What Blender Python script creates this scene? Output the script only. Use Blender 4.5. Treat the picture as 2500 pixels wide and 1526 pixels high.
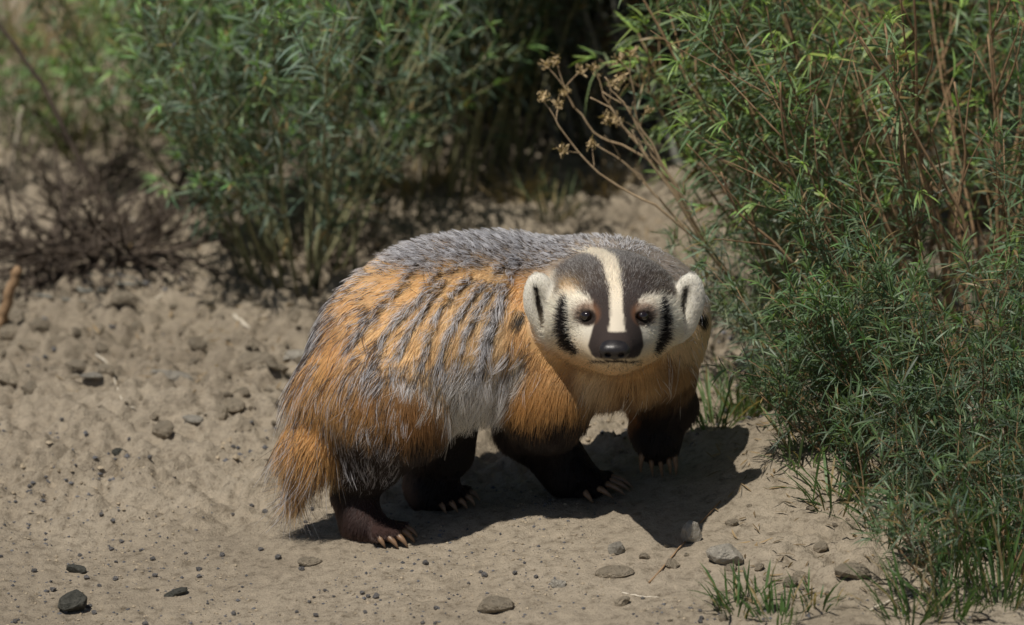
import bpy, math, random
import numpy as np
from mathutils import Vector, kdtree

# ------------------------------------------------------------------ scene, camera, light
sc = bpy.context.scene
for o in list(bpy.data.objects):
    bpy.data.objects.remove(o)
R = math.radians
PITCH = R(18.0)
CAM = np.array([0.0, -5.706, 2.110])
FPX = 12000.0                                   # focal length in photo pixels (photo 2500 x 1526)
cam_data = bpy.data.cameras.new('camera')
cam = bpy.data.objects.new('camera', cam_data)
sc.collection.objects.link(cam)
cam.location = CAM.tolist()
cam.rotation_euler = (R(90) - PITCH, 0, 0)
cam_data.sensor_width = 36.0
cam_data.lens = 36.0 * FPX / 2500.0
cam_data.clip_start = 0.1
cam_data.clip_end = 2000.0
cam_data.dof.use_dof = True
cam_data.dof.focus_distance = 5.93
cam_data.dof.aperture_fstop = 4.0
sc.camera = cam

SUN_TO = Vector((-0.27, -0.30, 0.915)).normalized()   # towards the sun
SUN_EL = math.asin(SUN_TO.z)
SUN_AZ = math.atan2(SUN_TO.x, SUN_TO.y)
world = bpy.data.worlds.new('World')
sc.world = world
world.use_nodes = True
wn = world.node_tree
sky = wn.nodes.new('ShaderNodeTexSky')
sky.sky_type = 'NISHITA'
sky.sun_disc = False
sky.sun_elevation = SUN_EL
sky.sun_rotation = SUN_AZ
wn.links.new(sky.outputs[0], wn.nodes['Background'].inputs[0])
wn.nodes['Background'].inputs[1].default_value = 0.043
sun_data = bpy.data.lights.new('sun', 'SUN')
sun_data.energy = 4.0
sun_data.angle = R(0.5)
sun_data.color = (1.0, 0.945, 0.86)
sun = bpy.data.objects.new('sun', sun_data)
sc.collection.objects.link(sun)
sun.location = (-3, 1, 6)
sun.rotation_euler = (-SUN_TO).to_track_quat('-Z', 'Y').to_euler()
vs = sc.view_settings
vs.view_transform = 'Standard'
vs.look = 'None'
vs.gamma = 1.0
vs.exposure = 0.0
vs.use_curve_mapping = False
sc.cycles.use_denoising = True
sc.cycles.max_bounces = 7
sc.cycles.transparent_max_bounces = 8
try:
    sc.cycles_curves.shape = 'RIBBONS'
except Exception:
    pass

rng = np.random.default_rng(7)
rnd = random.Random(11)
COL = sc.collection

# ------------------------------------------------------------------ pixel <-> space
FWD = np.array([0, math.cos(PITCH), -math.sin(PITCH)])
UPV = np.array([0, math.sin(PITCH), math.cos(PITCH)])
def ray(px, py):
    d = FWD + (px - 1250) / FPX * np.array([1.0, 0, 0]) + (763 - py) / FPX * UPV
    return d
def W(px, py, Y):
    d = ray(px, py)
    return CAM + d * ((Y - CAM[1]) / d[1])

# ------------------------------------------------------------------ noise and ground height
def _hash(ix, iy, seed):
    h = (ix.astype(np.int64) * 374761393 + iy.astype(np.int64) * 668265263 + seed * 1442695041) & 0xffffffff
    h = ((h ^ (h >> 13)) * 1274126177) & 0xffffffff
    h = h ^ (h >> 16)
    return (h & 0xffffff) / float(0xffffff)
def vnoise(x, y, seed=0):
    xi = np.floor(x); yi = np.floor(y)
    fx = x - xi; fy = y - yi
    fx = fx * fx * fx * (fx * (fx * 6 - 15) + 10); fy = fy * fy * fy * (fy * (fy * 6 - 15) + 10)
    a = _hash(xi, yi, seed); b = _hash(xi + 1, yi, seed)
    c = _hash(xi, yi + 1, seed); d = _hash(xi + 1, yi + 1, seed)
    return (a + (b - a) * fx) * (1 - fy) + (c + (d - c) * fx) * fy
def fbm(x, y, f, octv, seed=0, gain=0.5):
    s = 0; a = 1.0; t = 0
    for i in range(octv):
        s = s + a * vnoise(x * f + 17.3 * i, y * f - 9.1 * i, seed + i); t += a
        a *= gain; f *= 2.03
    return s / t - 0.5
def sstep(a, b, x):
    t = np.clip((x - a) / (b - a), 0, 1)
    return t * t * (3 - 2 * t)
def G(x, y):
    x = np.asarray(x, float); y = np.asarray(y, float)
    far = 1 - sstep(2.5, 6.0, np.hypot(x, y))
    z = 0.05 * np.tanh(x / 0.6) * far
    z = z + 0.10 * sstep(0.35, 2.4, y) * far
    z = z + 0.050 * np.exp(-(((x - 0.38) / 0.13) ** 2 + ((y - 0.08) / 0.13) ** 2))
    z = z + 0.045 * np.exp(-(((x + 0.50) / 0.28) ** 2 + ((y - 0.42) / 0.22) ** 2))
    # crumbly bank on the left behind the track, smoother track in front
    edge = 0.10 + 0.10 * fbm(x, y, 3.0, 2, 5) + 0.10 * np.tanh(x / 0.5)
    m = sstep(edge - 0.12, edge + 0.16, y)
    mr = sstep(0.16, 0.45, x) * sstep(-0.46, -0.26, y) * 0.75 * np.clip(sstep(0.02, -0.12, y) + sstep(0.30, 0.45, x), 0, 1)
    m = np.maximum(m, mr)
    w1 = 0.022 * fbm(x, y, 6.5, 3, 21)
    bil = np.abs(fbm(x * 0.75, y * 0.9, 17.0, 4, 40, 0.55)) * 2
    bil2 = np.abs(fbm(x * 0.7, y, 40.0, 3, 47, 0.6)) * 2
    z = z + m * (1.5 * w1 + 0.040 * (bil - 0.25) + 0.024 * (bil2 - 0.25)) + m * 0.013 * fbm(x, y, 80, 3, 52, 0.6)
    z = z + (1 - m) * (0.008 * fbm(x, y, 5.0, 3, 61) + 0.0065 * fbm(x, y * 0.6, 38.0, 3, 67)) * far
    z = z + 0.0038 * fbm(x, y, 110.0, 2, 80) * far
    return z
def ground_hit(px, py):
    d = ray(px, py)
    t = 4.0
    for i in range(11):
        p = CAM + d * t
        t += (p[2] - float(G(p[0], p[1]))) * 2.7
    return CAM + d * t

# ------------------------------------------------------------------ helpers for objects and materials
def props(o, label=None, cat=None, group=None, kind=None):
    if label: o['label'] = label
    if cat: o['category'] = cat
    if group: o['group'] = group
    if kind: o['kind'] = kind
    return o
def link(o, parent=None):
    COL.objects.link(o)
    if parent is not None:
        o.parent = parent
    return o
def empty(name, loc=(0, 0, 0)):
    o = bpy.data.objects.new(name, None)
    o.empty_display_size = 0.05
    o.location = [float(v) for v in loc]
    return link(o)
def make_mesh(name, verts, faces, mat=None, smooth=True, colors=None):
    me = bpy.data.meshes.new(name)
    me.from_pydata(np.asarray(verts, float).tolist(), [], faces if isinstance(faces, list) else faces.tolist())
    if smooth:
        me.polygons.foreach_set('use_smooth', np.ones(len(me.polygons), bool))
    if colors is not None:
        a = me.color_attributes.new('col', 'FLOAT_COLOR', 'POINT')
        c = np.ones((len(verts), 4)); c[:, :3] = colors
        a.data.foreach_set('color', c.ravel())
    if mat: me.materials.append(mat)
    me.update()
    return me
def mobj(name, verts, faces, mat, parent=None, smooth=True, colors=None, off=None):
    v = np.asarray(verts, float)
    if parent is not None:                          # geometry given in world space
        v = v - np.array(parent_world(parent))
    elif off is not None:
        v = v - np.asarray(off)
    o = bpy.data.objects.new(name, make_mesh(name, v, faces, mat, smooth, colors))
    if parent is None and off is not None:
        o.location = [float(t) for t in off]
    return link(o, parent)
def parent_world(p):
    v = Vector((0, 0, 0))
    while p is not None:
        v = v + p.location; p = p.parent
    return v
def material(name):
    m = bpy.data.materials.new(name); m.use_nodes = True
    nt = m.node_tree
    return m, nt, nt.nodes['Principled BSDF']
def N(nt, typ, **kw):
    n = nt.nodes.new(typ)
    for k, v in kw.items(): setattr(n, k, v)
    return n
def ramp(nt, stops):
    r = nt.nodes.new('ShaderNodeValToRGB')
    el = r.color_ramp.elements
    while len(el) < len(stops): el.new(0.5)
    for e, (p, c) in zip(el, stops):
        e.position = p; e.color = (*c, 1)
    return r
def noise_node(nt, scale, detail=4, rough=0.55, coord=None):
    n = nt.nodes.new('ShaderNodeTexNoise')
    n.inputs['Scale'].default_value = scale
    n.inputs['Detail'].default_value = detail
    n.inputs['Roughness'].default_value = rough
    if coord is not None: nt.links.new(coord, n.inputs['Vector'])
    return n

def mat_ground():
    m, nt, b = material('dry_dirt')
    tc = N(nt, 'ShaderNodeTexCoord'); L = nt.links
    big = noise_node(nt, 2.2, 5, 0.6, tc.outputs['Object'])
    fine = noise_node(nt, 60, 6, 0.7, tc.outputs['Object'])
    grain = noise_node(nt, 420, 3, 0.7, tc.outputs['Object'])
    r1 = ramp(nt, [(0.3, (0.28, 0.236, 0.176)), (0.55, (0.395, 0.338, 0.258)), (0.75, (0.455, 0.395, 0.308))])
    r2 = ramp(nt, [(0.32, (0.50, 0.48, 0.45)), (0.47, (0.90, 0.89, 0.88)), (0.68, (1.12, 1.10, 1.08))])
    r3 = ramp(nt, [(0.28, (0.45, 0.43, 0.41)), (0.42, (0.95, 0.95, 0.95)), (0.72, (1.12, 1.11, 1.1))])
    L.new(big.outputs[0], r1.inputs[0]); L.new(fine.outputs[0], r2.inputs[0]); L.new(grain.outputs[0], r3.inputs[0])
    m1 = N(nt, 'ShaderNodeMix', data_type='RGBA', blend_type='MULTIPLY'); m1.inputs[0].default_value = 1
    m2 = N(nt, 'ShaderNodeMix', data_type='RGBA', blend_type='MULTIPLY'); m2.inputs[0].default_value = 0.85
    L.new(r1.outputs[0], m1.inputs[6]); L.new(r2.outputs[0], m1.inputs[7])
    L.new(m1.outputs[2], m2.inputs[6]); L.new(r3.outputs[0], m2.inputs[7])
    L.new(m2.outputs[2], b.inputs['Base Color'])
    b.inputs['Roughness'].default_value = 0.95
    b.inputs['Specular IOR Level'].default_value = 0.12
    bp = N(nt, 'ShaderNodeBump'); bp.inputs['Strength'].default_value = 1.0; bp.inputs['Distance'].default_value = 0.007
    ad = N(nt, 'ShaderNodeMath', operation='ADD')
    L.new(fine.outputs[0], ad.inputs[0]); 
    ml = N(nt, 'ShaderNodeMath', operation='MULTIPLY'); ml.inputs[1].default_value = 0.45
    L.new(grain.outputs[0], ml.inputs[0]); L.new(ml.outputs[0], ad.inputs[1])
    L.new(ad.outputs[0], bp.inputs['Height']); L.new(bp.outputs[0], b.inputs['Normal'])
    return m
def mat_stone(name, c0, c1, scale=60):
    m, nt, b = material(name); L = nt.links
    tc = N(nt, 'ShaderNodeTexCoord'); oi = N(nt, 'ShaderNodeObjectInfo')
    n = noise_node(nt, 2.4, 8, 0.68, tc.outputs['Object'])
    r = ramp(nt, [(0.3, c0), (0.7, c1)])
    L.new(n.outputs[0], r.inputs[0])
    hv = N(nt, 'ShaderNodeHueSaturation')
    mr = N(nt, 'ShaderNodeMapRange'); mr.inputs[3].default_value = 0.78; mr.inputs[4].default_value = 1.15
    L.new(oi.outputs['Random'], mr.inputs[0]); L.new(mr.outputs[0], hv.inputs['Value'])
    L.new(r.outputs[0], hv.inputs['Color']); L.new(hv.outputs[0], b.inputs['Base Color'])
    b.inputs['Roughness'].default_value = 0.9
    b.inputs['Specular IOR Level'].default_value = 0.2
    bp = N(nt, 'ShaderNodeBump'); bp.inputs['Strength'].default_value = 0.9; bp.inputs['Distance'].default_value = 0.03
    L.new(n.outputs[0], bp.inputs['Height']); L.new(bp.outputs[0], b.inputs['Normal'])
    return m
def mat_bark(name, c0, c1, scale=90):
    m, nt, b = material(name); L = nt.links
    tc = N(nt, 'ShaderNodeTexCoord')
    n = noise_node(nt, scale, 5, 0.6, tc.outputs['Object'])
    r = ramp(nt, [(0.3, c0), (0.7, c1)])
    L.new(n.outputs[0], r.inputs[0]); L.new(r.outputs[0], b.inputs['Base Color'])
    b.inputs['Roughness'].default_value = 0.8
    b.inputs['Specular IOR Level'].default_value = 0.25
    return m
def mat_leaf(name, trans=0.42, rough=0.45, spec=0.45):
    m, nt, b = material(name); L = nt.links
    at = N(nt, 'ShaderNodeAttribute', attribute_name='col')
    tc = N(nt, 'ShaderNodeTexCoord')
    n = noise_node(nt, 45, 3, 0.5, tc.outputs['Object'])
    r = ramp(nt, [(0.3, (0.8, 0.8, 0.8)), (0.7, (1.15, 1.12, 1.05))])
    L.new(n.outputs[0], r.inputs[0])
    mx = N(nt, 'ShaderNodeMix', data_type='RGBA', blend_type='MULTIPLY'); mx.inputs[0].default_value = 1
    L.new(at.outputs['Color'], mx.inputs[6]); L.new(r.outputs[0], mx.inputs[7])
    L.new(mx.outputs[2], b.inputs['Base Color'])
    b.inputs['Roughness'].default_value = rough
    b.inputs['Specular IOR Level'].default_value = spec
    tr = N(nt, 'ShaderNodeBsdfTranslucent')
    g = N(nt, 'ShaderNodeMix', data_type='RGBA', blend_type='MULTIPLY'); g.inputs[0].default_value = 1
    g.inputs[7].default_value = (1.2, 1.25, 0.6, 1)
    L.new(mx.outputs[2], g.inputs[6]); L.new(g.outputs[2], tr.inputs[0])
    ms = N(nt, 'ShaderNodeMixShader'); ms.inputs[0].default_value = trans
    L.new(b.outputs[0], ms.inputs[1]); L.new(tr.outputs[0], ms.inputs[2])
    L.new(ms.outputs[0], nt.nodes['Material Output'].inputs['Surface'])
    return m
def mat_hair(name, rough=0.42):
    m, nt, b = material(name); L = nt.links
    nt.nodes.remove(b)
    at = N(nt, 'ShaderNodeAttribute', attribute_name='col')
    h = N(nt, 'ShaderNodeBsdfHairPrincipled', model='CHIANG', parametrization='COLOR')
    L.new(at.outputs['Color'], h.inputs['Color'])
    h.inputs['Roughness'].default_value = rough
    h.inputs['Radial Roughness'].default_value = 0.6
    h.inputs['IOR'].default_value = 1.45
    df = N(nt, 'ShaderNodeBsdfDiffuse')
    L.new(at.outputs['Color'], df.inputs['Color'])
    ms = N(nt, 'ShaderNodeMixShader'); ms.inputs[0].default_value = 0.45
    L.new(h.outputs[0], ms.inputs[1]); L.new(df.outputs[0], ms.inputs[2])
    L.new(ms.outputs[0], nt.nodes['Material Output'].inputs['Surface'])
    return m
def mat_plain(name, col, rough=0.5, spec=0.5, coat=0.0, bump=None):
    m, nt, b = material(name); L = nt.links
    tc = N(nt, 'ShaderNodeTexCoord')
    n = noise_node(nt, 220, 4, 0.6, tc.outputs['Object'])
    r = ramp(nt, [(0.3, tuple(c * 0.75 for c in col)), (0.7, tuple(min(1, c * 1.25) for c in col))])
    L.new(n.outputs[0], r.inputs[0]); L.new(r.outputs[0], b.inputs['Base Color'])
    b.inputs['Roughness'].default_value = rough
    b.inputs['Specular IOR Level'].default_value = spec
    b.inputs['Coat Weight'].default_value = coat
    b.inputs['Coat Roughness'].default_value = 0.03
    if bump:
        bp = N(nt, 'ShaderNodeBump'); bp.inputs['Strength'].default_value = bump; bp.inputs['Distance'].default_value = 0.001
        L.new(n.outputs[0], bp.inputs['Height']); L.new(bp.outputs[0], b.inputs['Normal'])
    return m
def mat_vcol(name, rough=0.9):
    m, nt, b = material(name); L = nt.links
    at = N(nt, 'ShaderNodeAttribute', attribute_name='col')
    L.new(at.outputs['Color'], b.inputs['Base Color'])
    b.inputs['Roughness'].default_value = rough
    b.inputs['Specular IOR Level'].default_value = 0.1
    return m

M = dict(
    ground=mat_ground(),
    pale_stone=mat_stone('pale_stone', (0.44, 0.40, 0.33), (0.62, 0.57, 0.48)),
    tan_stone=mat_stone('tan_stone', (0.36, 0.298, 0.215), (0.50, 0.425, 0.32)),
    dark_stone=mat_stone('dark_stone', (0.085, 0.085, 0.07), (0.17, 0.165, 0.14)),
    pebble=mat_stone('pebble', (0.22, 0.21, 0.205), (0.36, 0.34, 0.325)),
    stem_brown=mat_bark('stem_brown', (0.19, 0.115, 0.06), (0.36, 0.24, 0.14)),
    stem_green=mat_bark('stem_green', (0.17, 0.18, 0.09), (0.33, 0.31, 0.18)),
    stem_tan=mat_bark('stem_tan', (0.30, 0.21, 0.12), (0.48, 0.36, 0.23)),
    stem_pale=mat_bark('stem_pale', (0.42, 0.36, 0.27), (0.62, 0.56, 0.46)),
    twig_dark=mat_bark('twig_dark', (0.045, 0.035, 0.028), (0.13, 0.10, 0.075)),
    trunk_grey=mat_bark('trunk_grey', (0.10, 0.10, 0.085), (0.24, 0.24, 0.21), 40),
    leaf=mat_leaf('leaf'),
    leaf_glossy=mat_leaf('leaf_glossy', 0.28, 0.38, 0.5),
    straw=mat_leaf('straw', 0.25, 0.7, 0.2),
    hair=mat_hair('fur_hair'),
    skin=mat_vcol('badger_skin'),
    eye=mat_plain('eye_dark', (0.012, 0.006, 0.004), 0.08, 0.6, 1.0),
    nose=mat_plain('nose_leather', (0.018, 0.015, 0.015), 0.38, 0.5, 0.0, 0.4),
    claw=mat_plain('claw_horn', (0.22, 0.135, 0.08), 0.4, 0.45),
)

# ------------------------------------------------------------------ ground sheet (one sheet to the horizon)
def axis(fine0, fine1, step, far):
    a = np.arange(fine0, fine1 + 1e-9, step)
    out = []; s = step; v = fine1
    while v < far:
        s *= 1.22; v += s; out.append(v)
    lo = []; s = step; v = fine0
    while v > -far:
        s *= 1.22; v -= s; lo.append(v)
    return np.array(lo[::-1] + a.tolist() + out)
gx = axis(-0.80, 0.80, 0.0045, 400)
gy = axis(-0.62, 2.10, 0.0056, 400)
XX, YY = np.meshgrid(gx, gy)
ZZ = G(XX, YY)
nx, ny = len(gx), len(gy)
gi = np.arange(nx * ny).reshape(ny, nx)
gf = np.stack([gi[:-1, :-1], gi[:-1, 1:], gi[1:, 1:], gi[1:, :-1]], -1).reshape(-1, 4)
ground = mobj('ground', np.stack([XX, YY, ZZ], -1).reshape(-1, 3), gf, M['ground'])
props(ground, 'dry tan sandy dirt with a crumbly bank and a smooth track', kind='structure')
ground.pop('category', None)

# ------------------------------------------------------------------ mesh buffers: tubes, leaves, rocks
class Buf:
    def __init__(s): s.v = []; s.f = []; s.c = []; s.n = 0
    def add(s, v, f, c=None):
        v = np.asarray(v, float)
        s.v.append(v); s.f.extend([tuple(int(i) + s.n for i in q) for q in f])
        if c is not None: s.c.append(np.broadcast_to(np.asarray(c, float), (len(v), 3)))
        s.n += len(v)
    def tube(s, pts, r0, r1=None, sides=5, c=None):
        pts = np.asarray(pts, float); n = len(pts)
        r = np.linspace(r0, r0 if r1 is None else r1, n) if np.isscalar(r0) else np.asarray(r0)
        t = np.gradient(pts, axis=0); t /= np.linalg.norm(t, axis=1, keepdims=True) + 1e-12
        ref = np.array([0.31, 0.87, 0.38]) 
        a = np.cross(t, ref); a /= np.linalg.norm(a, axis=1, keepdims=True) + 1e-12
        b = np.cross(t, a)
        ang = np.arange(sides) * 2 * np.pi / sides
        v = pts[:, None] + r[:, None, None] * (a[:, None] * np.cos(ang)[None, :, None] + b[:, None] * np.sin(ang)[None, :, None])
        f = []
        for i in range(n - 1):
            for j in range(sides):
                k = (j + 1) % sides
                f.append((i * sides + j, i * sides + k, (i + 1) * sides + k, (i + 1) * sides + j))
        f.append(tuple(range(sides))[::-1]); f.append(tuple(range((n - 1) * sides, n * sides)))
        s.add(v.reshape(-1, 3), f, c)
    def build(s, name, mat, parent=None, smooth=True, off=None):
        return mobj(name, np.concatenate(s.v), s.f, mat, parent, smooth, np.concatenate(s.c) if s.c else None, off)
def unit(v):
    v = np.asarray(v, float)
    return v / (np.linalg.norm(v, axis=-1, keepdims=True) + 1e-12)
WID = np.array([0.35, 0.85, 1.0, 0.72])
TT = np.array([0.0, 0.28, 0.55, 0.80])
def leaf_geo(base, d, nrm, L, w, curl):
    """many curved blade leaves at once; returns verts (n*9,3) and faces"""
    n = len(base)
    d = unit(d); side = unit(np.cross(d, nrm)); nr = np.cross(side, d)
    ts = np.append(TT, 1.0)
    mid = base[:, None] + d[:, None] * (L[:, None] * (ts - 0.25 * np.abs(curl)[:, None] * ts ** 2))[..., None] - nr[:, None] * (curl[:, None] * L[:, None] * ts ** 2)[..., None]
    v = np.zeros((n, 9, 3))
    for i in range(4):
        off = side * (w * WID[i] * 0.5)[:, None]
        v[:, 2 * i] = mid[:, i] - off
        v[:, 2 * i + 1] = mid[:, i] + off + nr * (w * 0.18)[:, None]
    v[:, 8] = mid[:, 4]
    b = (np.arange(n) * 9)[:, None]
    q = np.concatenate([b + np.array([[0, 1, 3, 2]]), b + np.array([[2, 3, 5, 4]]), b + np.array([[4, 5, 7, 6]])])
    t = b + np.array([[6, 7, 8]])
    return v.reshape(-1, 3), q.tolist() + t.tolist()
def curve_pts(b, d, L, n=9, wob=0.12, bend=(0, 0, 0), r=rng):
    p = [np.asarray(b, float)]; d = unit(d); bend = np.asarray(bend, float)
    for i in range(n):
        d = unit(d + r.normal(0, wob, 3) / math.sqrt(n) + bend / n)
        p.append(p[-1] + d * L / n)
    return np.array(p)
def at_curve(p, t):
    x = t * (len(p) - 1); i = np.minimum(x.astype(int), len(p) - 2); f = (x - i)[:, None]
    return p[i] * (1 - f) + p[i + 1] * f, unit(p[i + 1] - p[i])

GREEN = np.array([0.075, 0.125, 0.055])
def shrub(name, label, cat, group, base, stems=14, height=0.6, spread=0.5, lean=(0, 0, 0), leaf=(0.034, 0.0045),
          density=180, colour=(0.075, 0.125, 0.055), tip=(0.13, 0.21, 0.06), base_r=0.05, twigs=4, stem_mat='stem_brown',
          leafmat='leaf', stem_r=0.0028, bend=(0, 0, 0.3), start=0.15, seed=0, curl=0.35, bare=0.0, single=0, lum=1.55):
    r = np.random.default_rng(seed + 100)
    z = float(G(base[0], base[1]))
    root = empty(name, (base[0], base[1], z))
    props(root, label, cat, group)
    lean = np.asarray(lean, float)
    LB, LD, LC, LL = [], [], [], []
    colour = np.asarray(colour) * lum * np.array([1.0, 0.90, 1.1]) + np.array([0.022, 0.012, 0.024]); tip = np.asarray(tip) * lum * np.array([1.0, 0.92, 1.1]) + np.array([0.018, 0.010, 0.018])
    density = density * 0.66; leaf = (leaf[0] * 1.05, leaf[1] * 0.62)
    for s in range(stems):
        az = r.uniform(0, 2 * np.pi); k = spread * math.sqrt(r.uniform(0, 1))
        d = unit(np.array([math.cos(az) * k, math.sin(az) * k, 1.0]) + lean)
        bx = base[0] + math.cos(az) * base_r * r.uniform(0.1, 1); by = base[1] + math.sin(az) * base_r * r.uniform(0.1, 1)
        b0 = np.array([bx, by, float(G(bx, by)) - 0.004])
        L = height * r.uniform(0.65, 1.1)
        main = curve_pts(b0, d, L, 10, 0.16, bend, r)
        buf = Buf(); sr = stem_r * r.uniform(0.7, 1.25)
        buf.tube(main, sr, sr * 0.35, 5)
        lines = [(main, 1.0)]
        for tw in range(twigs):
            t = np.array([r.uniform(0.2, 0.92)]); p, tg = at_curve(main, t)
            dd = unit(tg[0] + unit(r.normal(0, 1, 3)) * 0.75 + np.array([0, 0, 0.12]))
            br = curve_pts(p[0], dd, L * r.uniform(0.16, 0.36), 6, 0.16, (0, 0, 0.15), r)
            buf.tube(br, sr * 0.5, sr * 0.2, 4); lines.append((br, 0.5))
        buf.build('stem', M[stem_mat], root)
        if r.uniform() < bare: continue
        for ln, kind in lines:
            ll = np.linalg.norm(np.diff(ln, axis=0), axis=1).sum()
            n = max(4, int(density * ll * r.uniform(0.75, 1.25)))
            t = r.uniform(start if kind == 1.0 else 0.05, 1.0, n) ** 0.8
            p, tg = at_curve(ln, t)
            rad = unit(np.cross(tg, r.normal(0, 1, (n, 3))))
            dd = unit(tg * r.uniform(0.25, 0.9, (n, 1)) + rad * 0.8)
            # terminal rosette
            k = 7; te = ln[-1]; tt = unit(ln[-1] - ln[-2])
            p = np.concatenate([p, np.repeat(te[None], k, 0)])
            rr = unit(np.cross(np.repeat(tt[None], k, 0), r.normal(0, 1, (k, 3))))
            dd = np.concatenate([dd, unit(tt + rr * r.uniform(0.2, 0.9, (k, 1)))])
            fr = np.concatenate([t * 0.55, np.full(k, 1.0)]) ** 2
            var = r.uniform(0.65, 1.35, (n + k, 1)) * (1 + r.normal(0, 0.07, (n + k, 3)))
            LB.append(p); LD.append(dd); LC.append((colour * (1 - fr[:, None]) + tip * fr[:, None]) * var)
            LL.append(leaf[0] * r.uniform(0.40, 1.35, n + k) * np.where(np.arange(n + k) >= n, 0.75, 1.0))
    if LB:
        LB = np.concatenate(LB); LD = np.concatenate(LD); LC = np.concatenate(LC); LL = np.concatenate(LL)
        n = len(LB)
        ok = LB[:, 2] > G(LB[:, 0], LB[:, 1]) + 0.004
        LB, LD, LC, LL = LB[ok], LD[ok], LC[ok], LL[ok]; n = len(LB)
        nr = unit(r.normal(0, 0.55, (n, 3)) + np.array([0, 0, 1.0]))
        w = leaf[1] * r.uniform(0.7, 1.3, n)
        cu = r.normal(curl, 0.3, n)
        old = r.uniform(0, 1, n) < 0.05
        LC[old] = np.array([0.34, 0.25, 0.12]) * r.uniform(0.6, 1.2, (old.sum(), 1))
        idx = np.arange(n)
        if single:
            # leaves that stand out singly against the gaps, nearest the outside of the plant
            score = -LB[:, 1] * 1.0 - LB[:, 0] * 0.3 + LB[:, 2] * 0.6 + r.uniform(0, 0.25, n)
            pick = np.argsort(-score)[:single]
            for i in pick:
                v, f = leaf_geo(LB[i:i + 1], LD[i:i + 1], nr[i:i + 1], LL[i:i + 1] * 1.1, w[i:i + 1] * 1.1, cu[i:i + 1])
                mobj('leaf', v, f, M[leafmat], root, True, np.repeat(LC[i:i + 1], 9, 0))
            idx = np.setdiff1d(idx, pick)
        v, f = leaf_geo(LB[idx], LD[idx], nr[idx], LL[idx], w[idx], cu[idx])
        o = mobj('foliage', v, f, M[leafmat], root, True, np.repeat(LC[idx], 9, 0))
        o['kind'] = 'stuff'
    return root

def tuft(name, label, cat, group, base, n=40, L=0.10, w=0.0025, spread=0.5, colour=(0.10, 0.17, 0.06), dry=0.15,
         radius=0.02, seed=0, mat='leaf', lean=(0, 0, 0)):
    r = np.random.default_rng(seed + 500)
    root_z = float(G(base[0], base[1]))
    a = r.uniform(0, 2 * np.pi, n); k = radius * np.sqrt(r.uniform(0, 1, n))
    bx = base[0] + np.cos(a) * k; by = base[1] + np.sin(a) * k
    b = np.stack([bx, by, G(bx, by) - 0.004], 1)
    d = np.stack([np.cos(a) * spread * r.uniform(0.1, 1, n), np.sin(a) * spread * r.uniform(0.1, 1, n), np.ones(n)], 1) + r.normal(0, 0.12, (n, 3)) + np.asarray(lean)
    nr = unit(np.stack([np.cos(a), np.sin(a), np.full(n, 0.5)], 1) * -1 + r.normal(0, 0.4, (n, 3)))
    nr[:, 2] = np.abs(nr[:, 2])
    LLn = L * r.uniform(0.45, 1.15, n)
    c = np.asarray(colour) * r.uniform(0.65, 1.4, (n, 1))
    dr = r.uniform(0, 1, n) < dry
    c[dr] = np.array([0.36, 0.28, 0.15]) * r.uniform(0.7, 1.2, (dr.sum(), 1))
    v, f = leaf_geo(b, d, nr, LLn, w * r.uniform(0.6, 1.3, n), r.normal(0.25, 0.2, n))
    o = mobj(name, v, f, M[mat], None, True, np.repeat(c, 9, 0), off=(base[0], base[1], root_z))
    props(o, label, cat, group)
    return o

# ------------------------------------------------------------------ badger: implicit body
class Prim:
    pass
def ell(c, r, k=0.02, rot=None, neg=False, grp=''):
    p = Prim(); p.t = 'e'; p.c = np.asarray(c, float); p.r = np.asarray(r, float); p.k = k; p.R = rot; p.neg = neg; p.g = grp
    m = p.r.max(); p.lo = p.c - m; p.hi = p.c + m
    return p
def cone(a, b, ra, rb, k=0.02, neg=False, grp=''):
    p = Prim(); p.t = 'c'; p.a = np.asarray(a, float); p.b = np.asarray(b, float); p.ra = ra; p.rb = rb; p.k = k; p.neg = neg; p.g = grp
    p.lo = np.minimum(p.a - ra, p.b - rb); p.hi = np.maximum(p.a + ra, p.b + rb)
    return p
def pd(p, P):
    if p.t == 'e':
        q = P - p.c
        if p.R is not None: q = q @ p.R
        k0 = np.sqrt(((q / p.r) ** 2).sum(-1)); k1 = np.sqrt(((q / p.r ** 2) ** 2).sum(-1)) + 1e-9
        return k0 * (k0 - 1) / k1
    ba = p.b - p.a; t = np.clip(((P - p.a) @ ba) / (ba @ ba), 0, 1)
    return np.linalg.norm(P - p.a - t[..., None] * ba, axis=-1) - (p.ra + (p.rb - p.ra) * t)
def smin(a, b, k):
    h = np.clip(0.5 + 0.5 * (b - a) / k, 0, 1)
    return b + (a - b) * h - k * h * (1 - h)
def sdf(P, prims):
    d = np.full(P.shape[:-1], 9.0)
    for p in prims:
        q = pd(p, P)
        d = -smin(-d, q, p.k) if p.neg else smin(d, q, p.k)
    return d
def roty(a):
    c, s = math.cos(a), math.sin(a)
    return np.array([[c, 0, s], [0, 1, 0], [-s, 0, c]])
def rotx(a):
    c, s = math.cos(a), math.sin(a)
    return np.array([[1, 0, 0], [0, c, -s], [0, s, c]])

# paw positions come from the ground under them
def foot(px, py):
    return ground_hit(px, py)
fNR = foot(925, 1325); fFR = foot(1095, 1243); fNF = foot(1440, 1212)
yNR, yFR, yNF = fNR[1], fFR[1], fNF[1]
yFF = W(1605, 1100, 0.07)[1]

prims = []
A = prims.append
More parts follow.
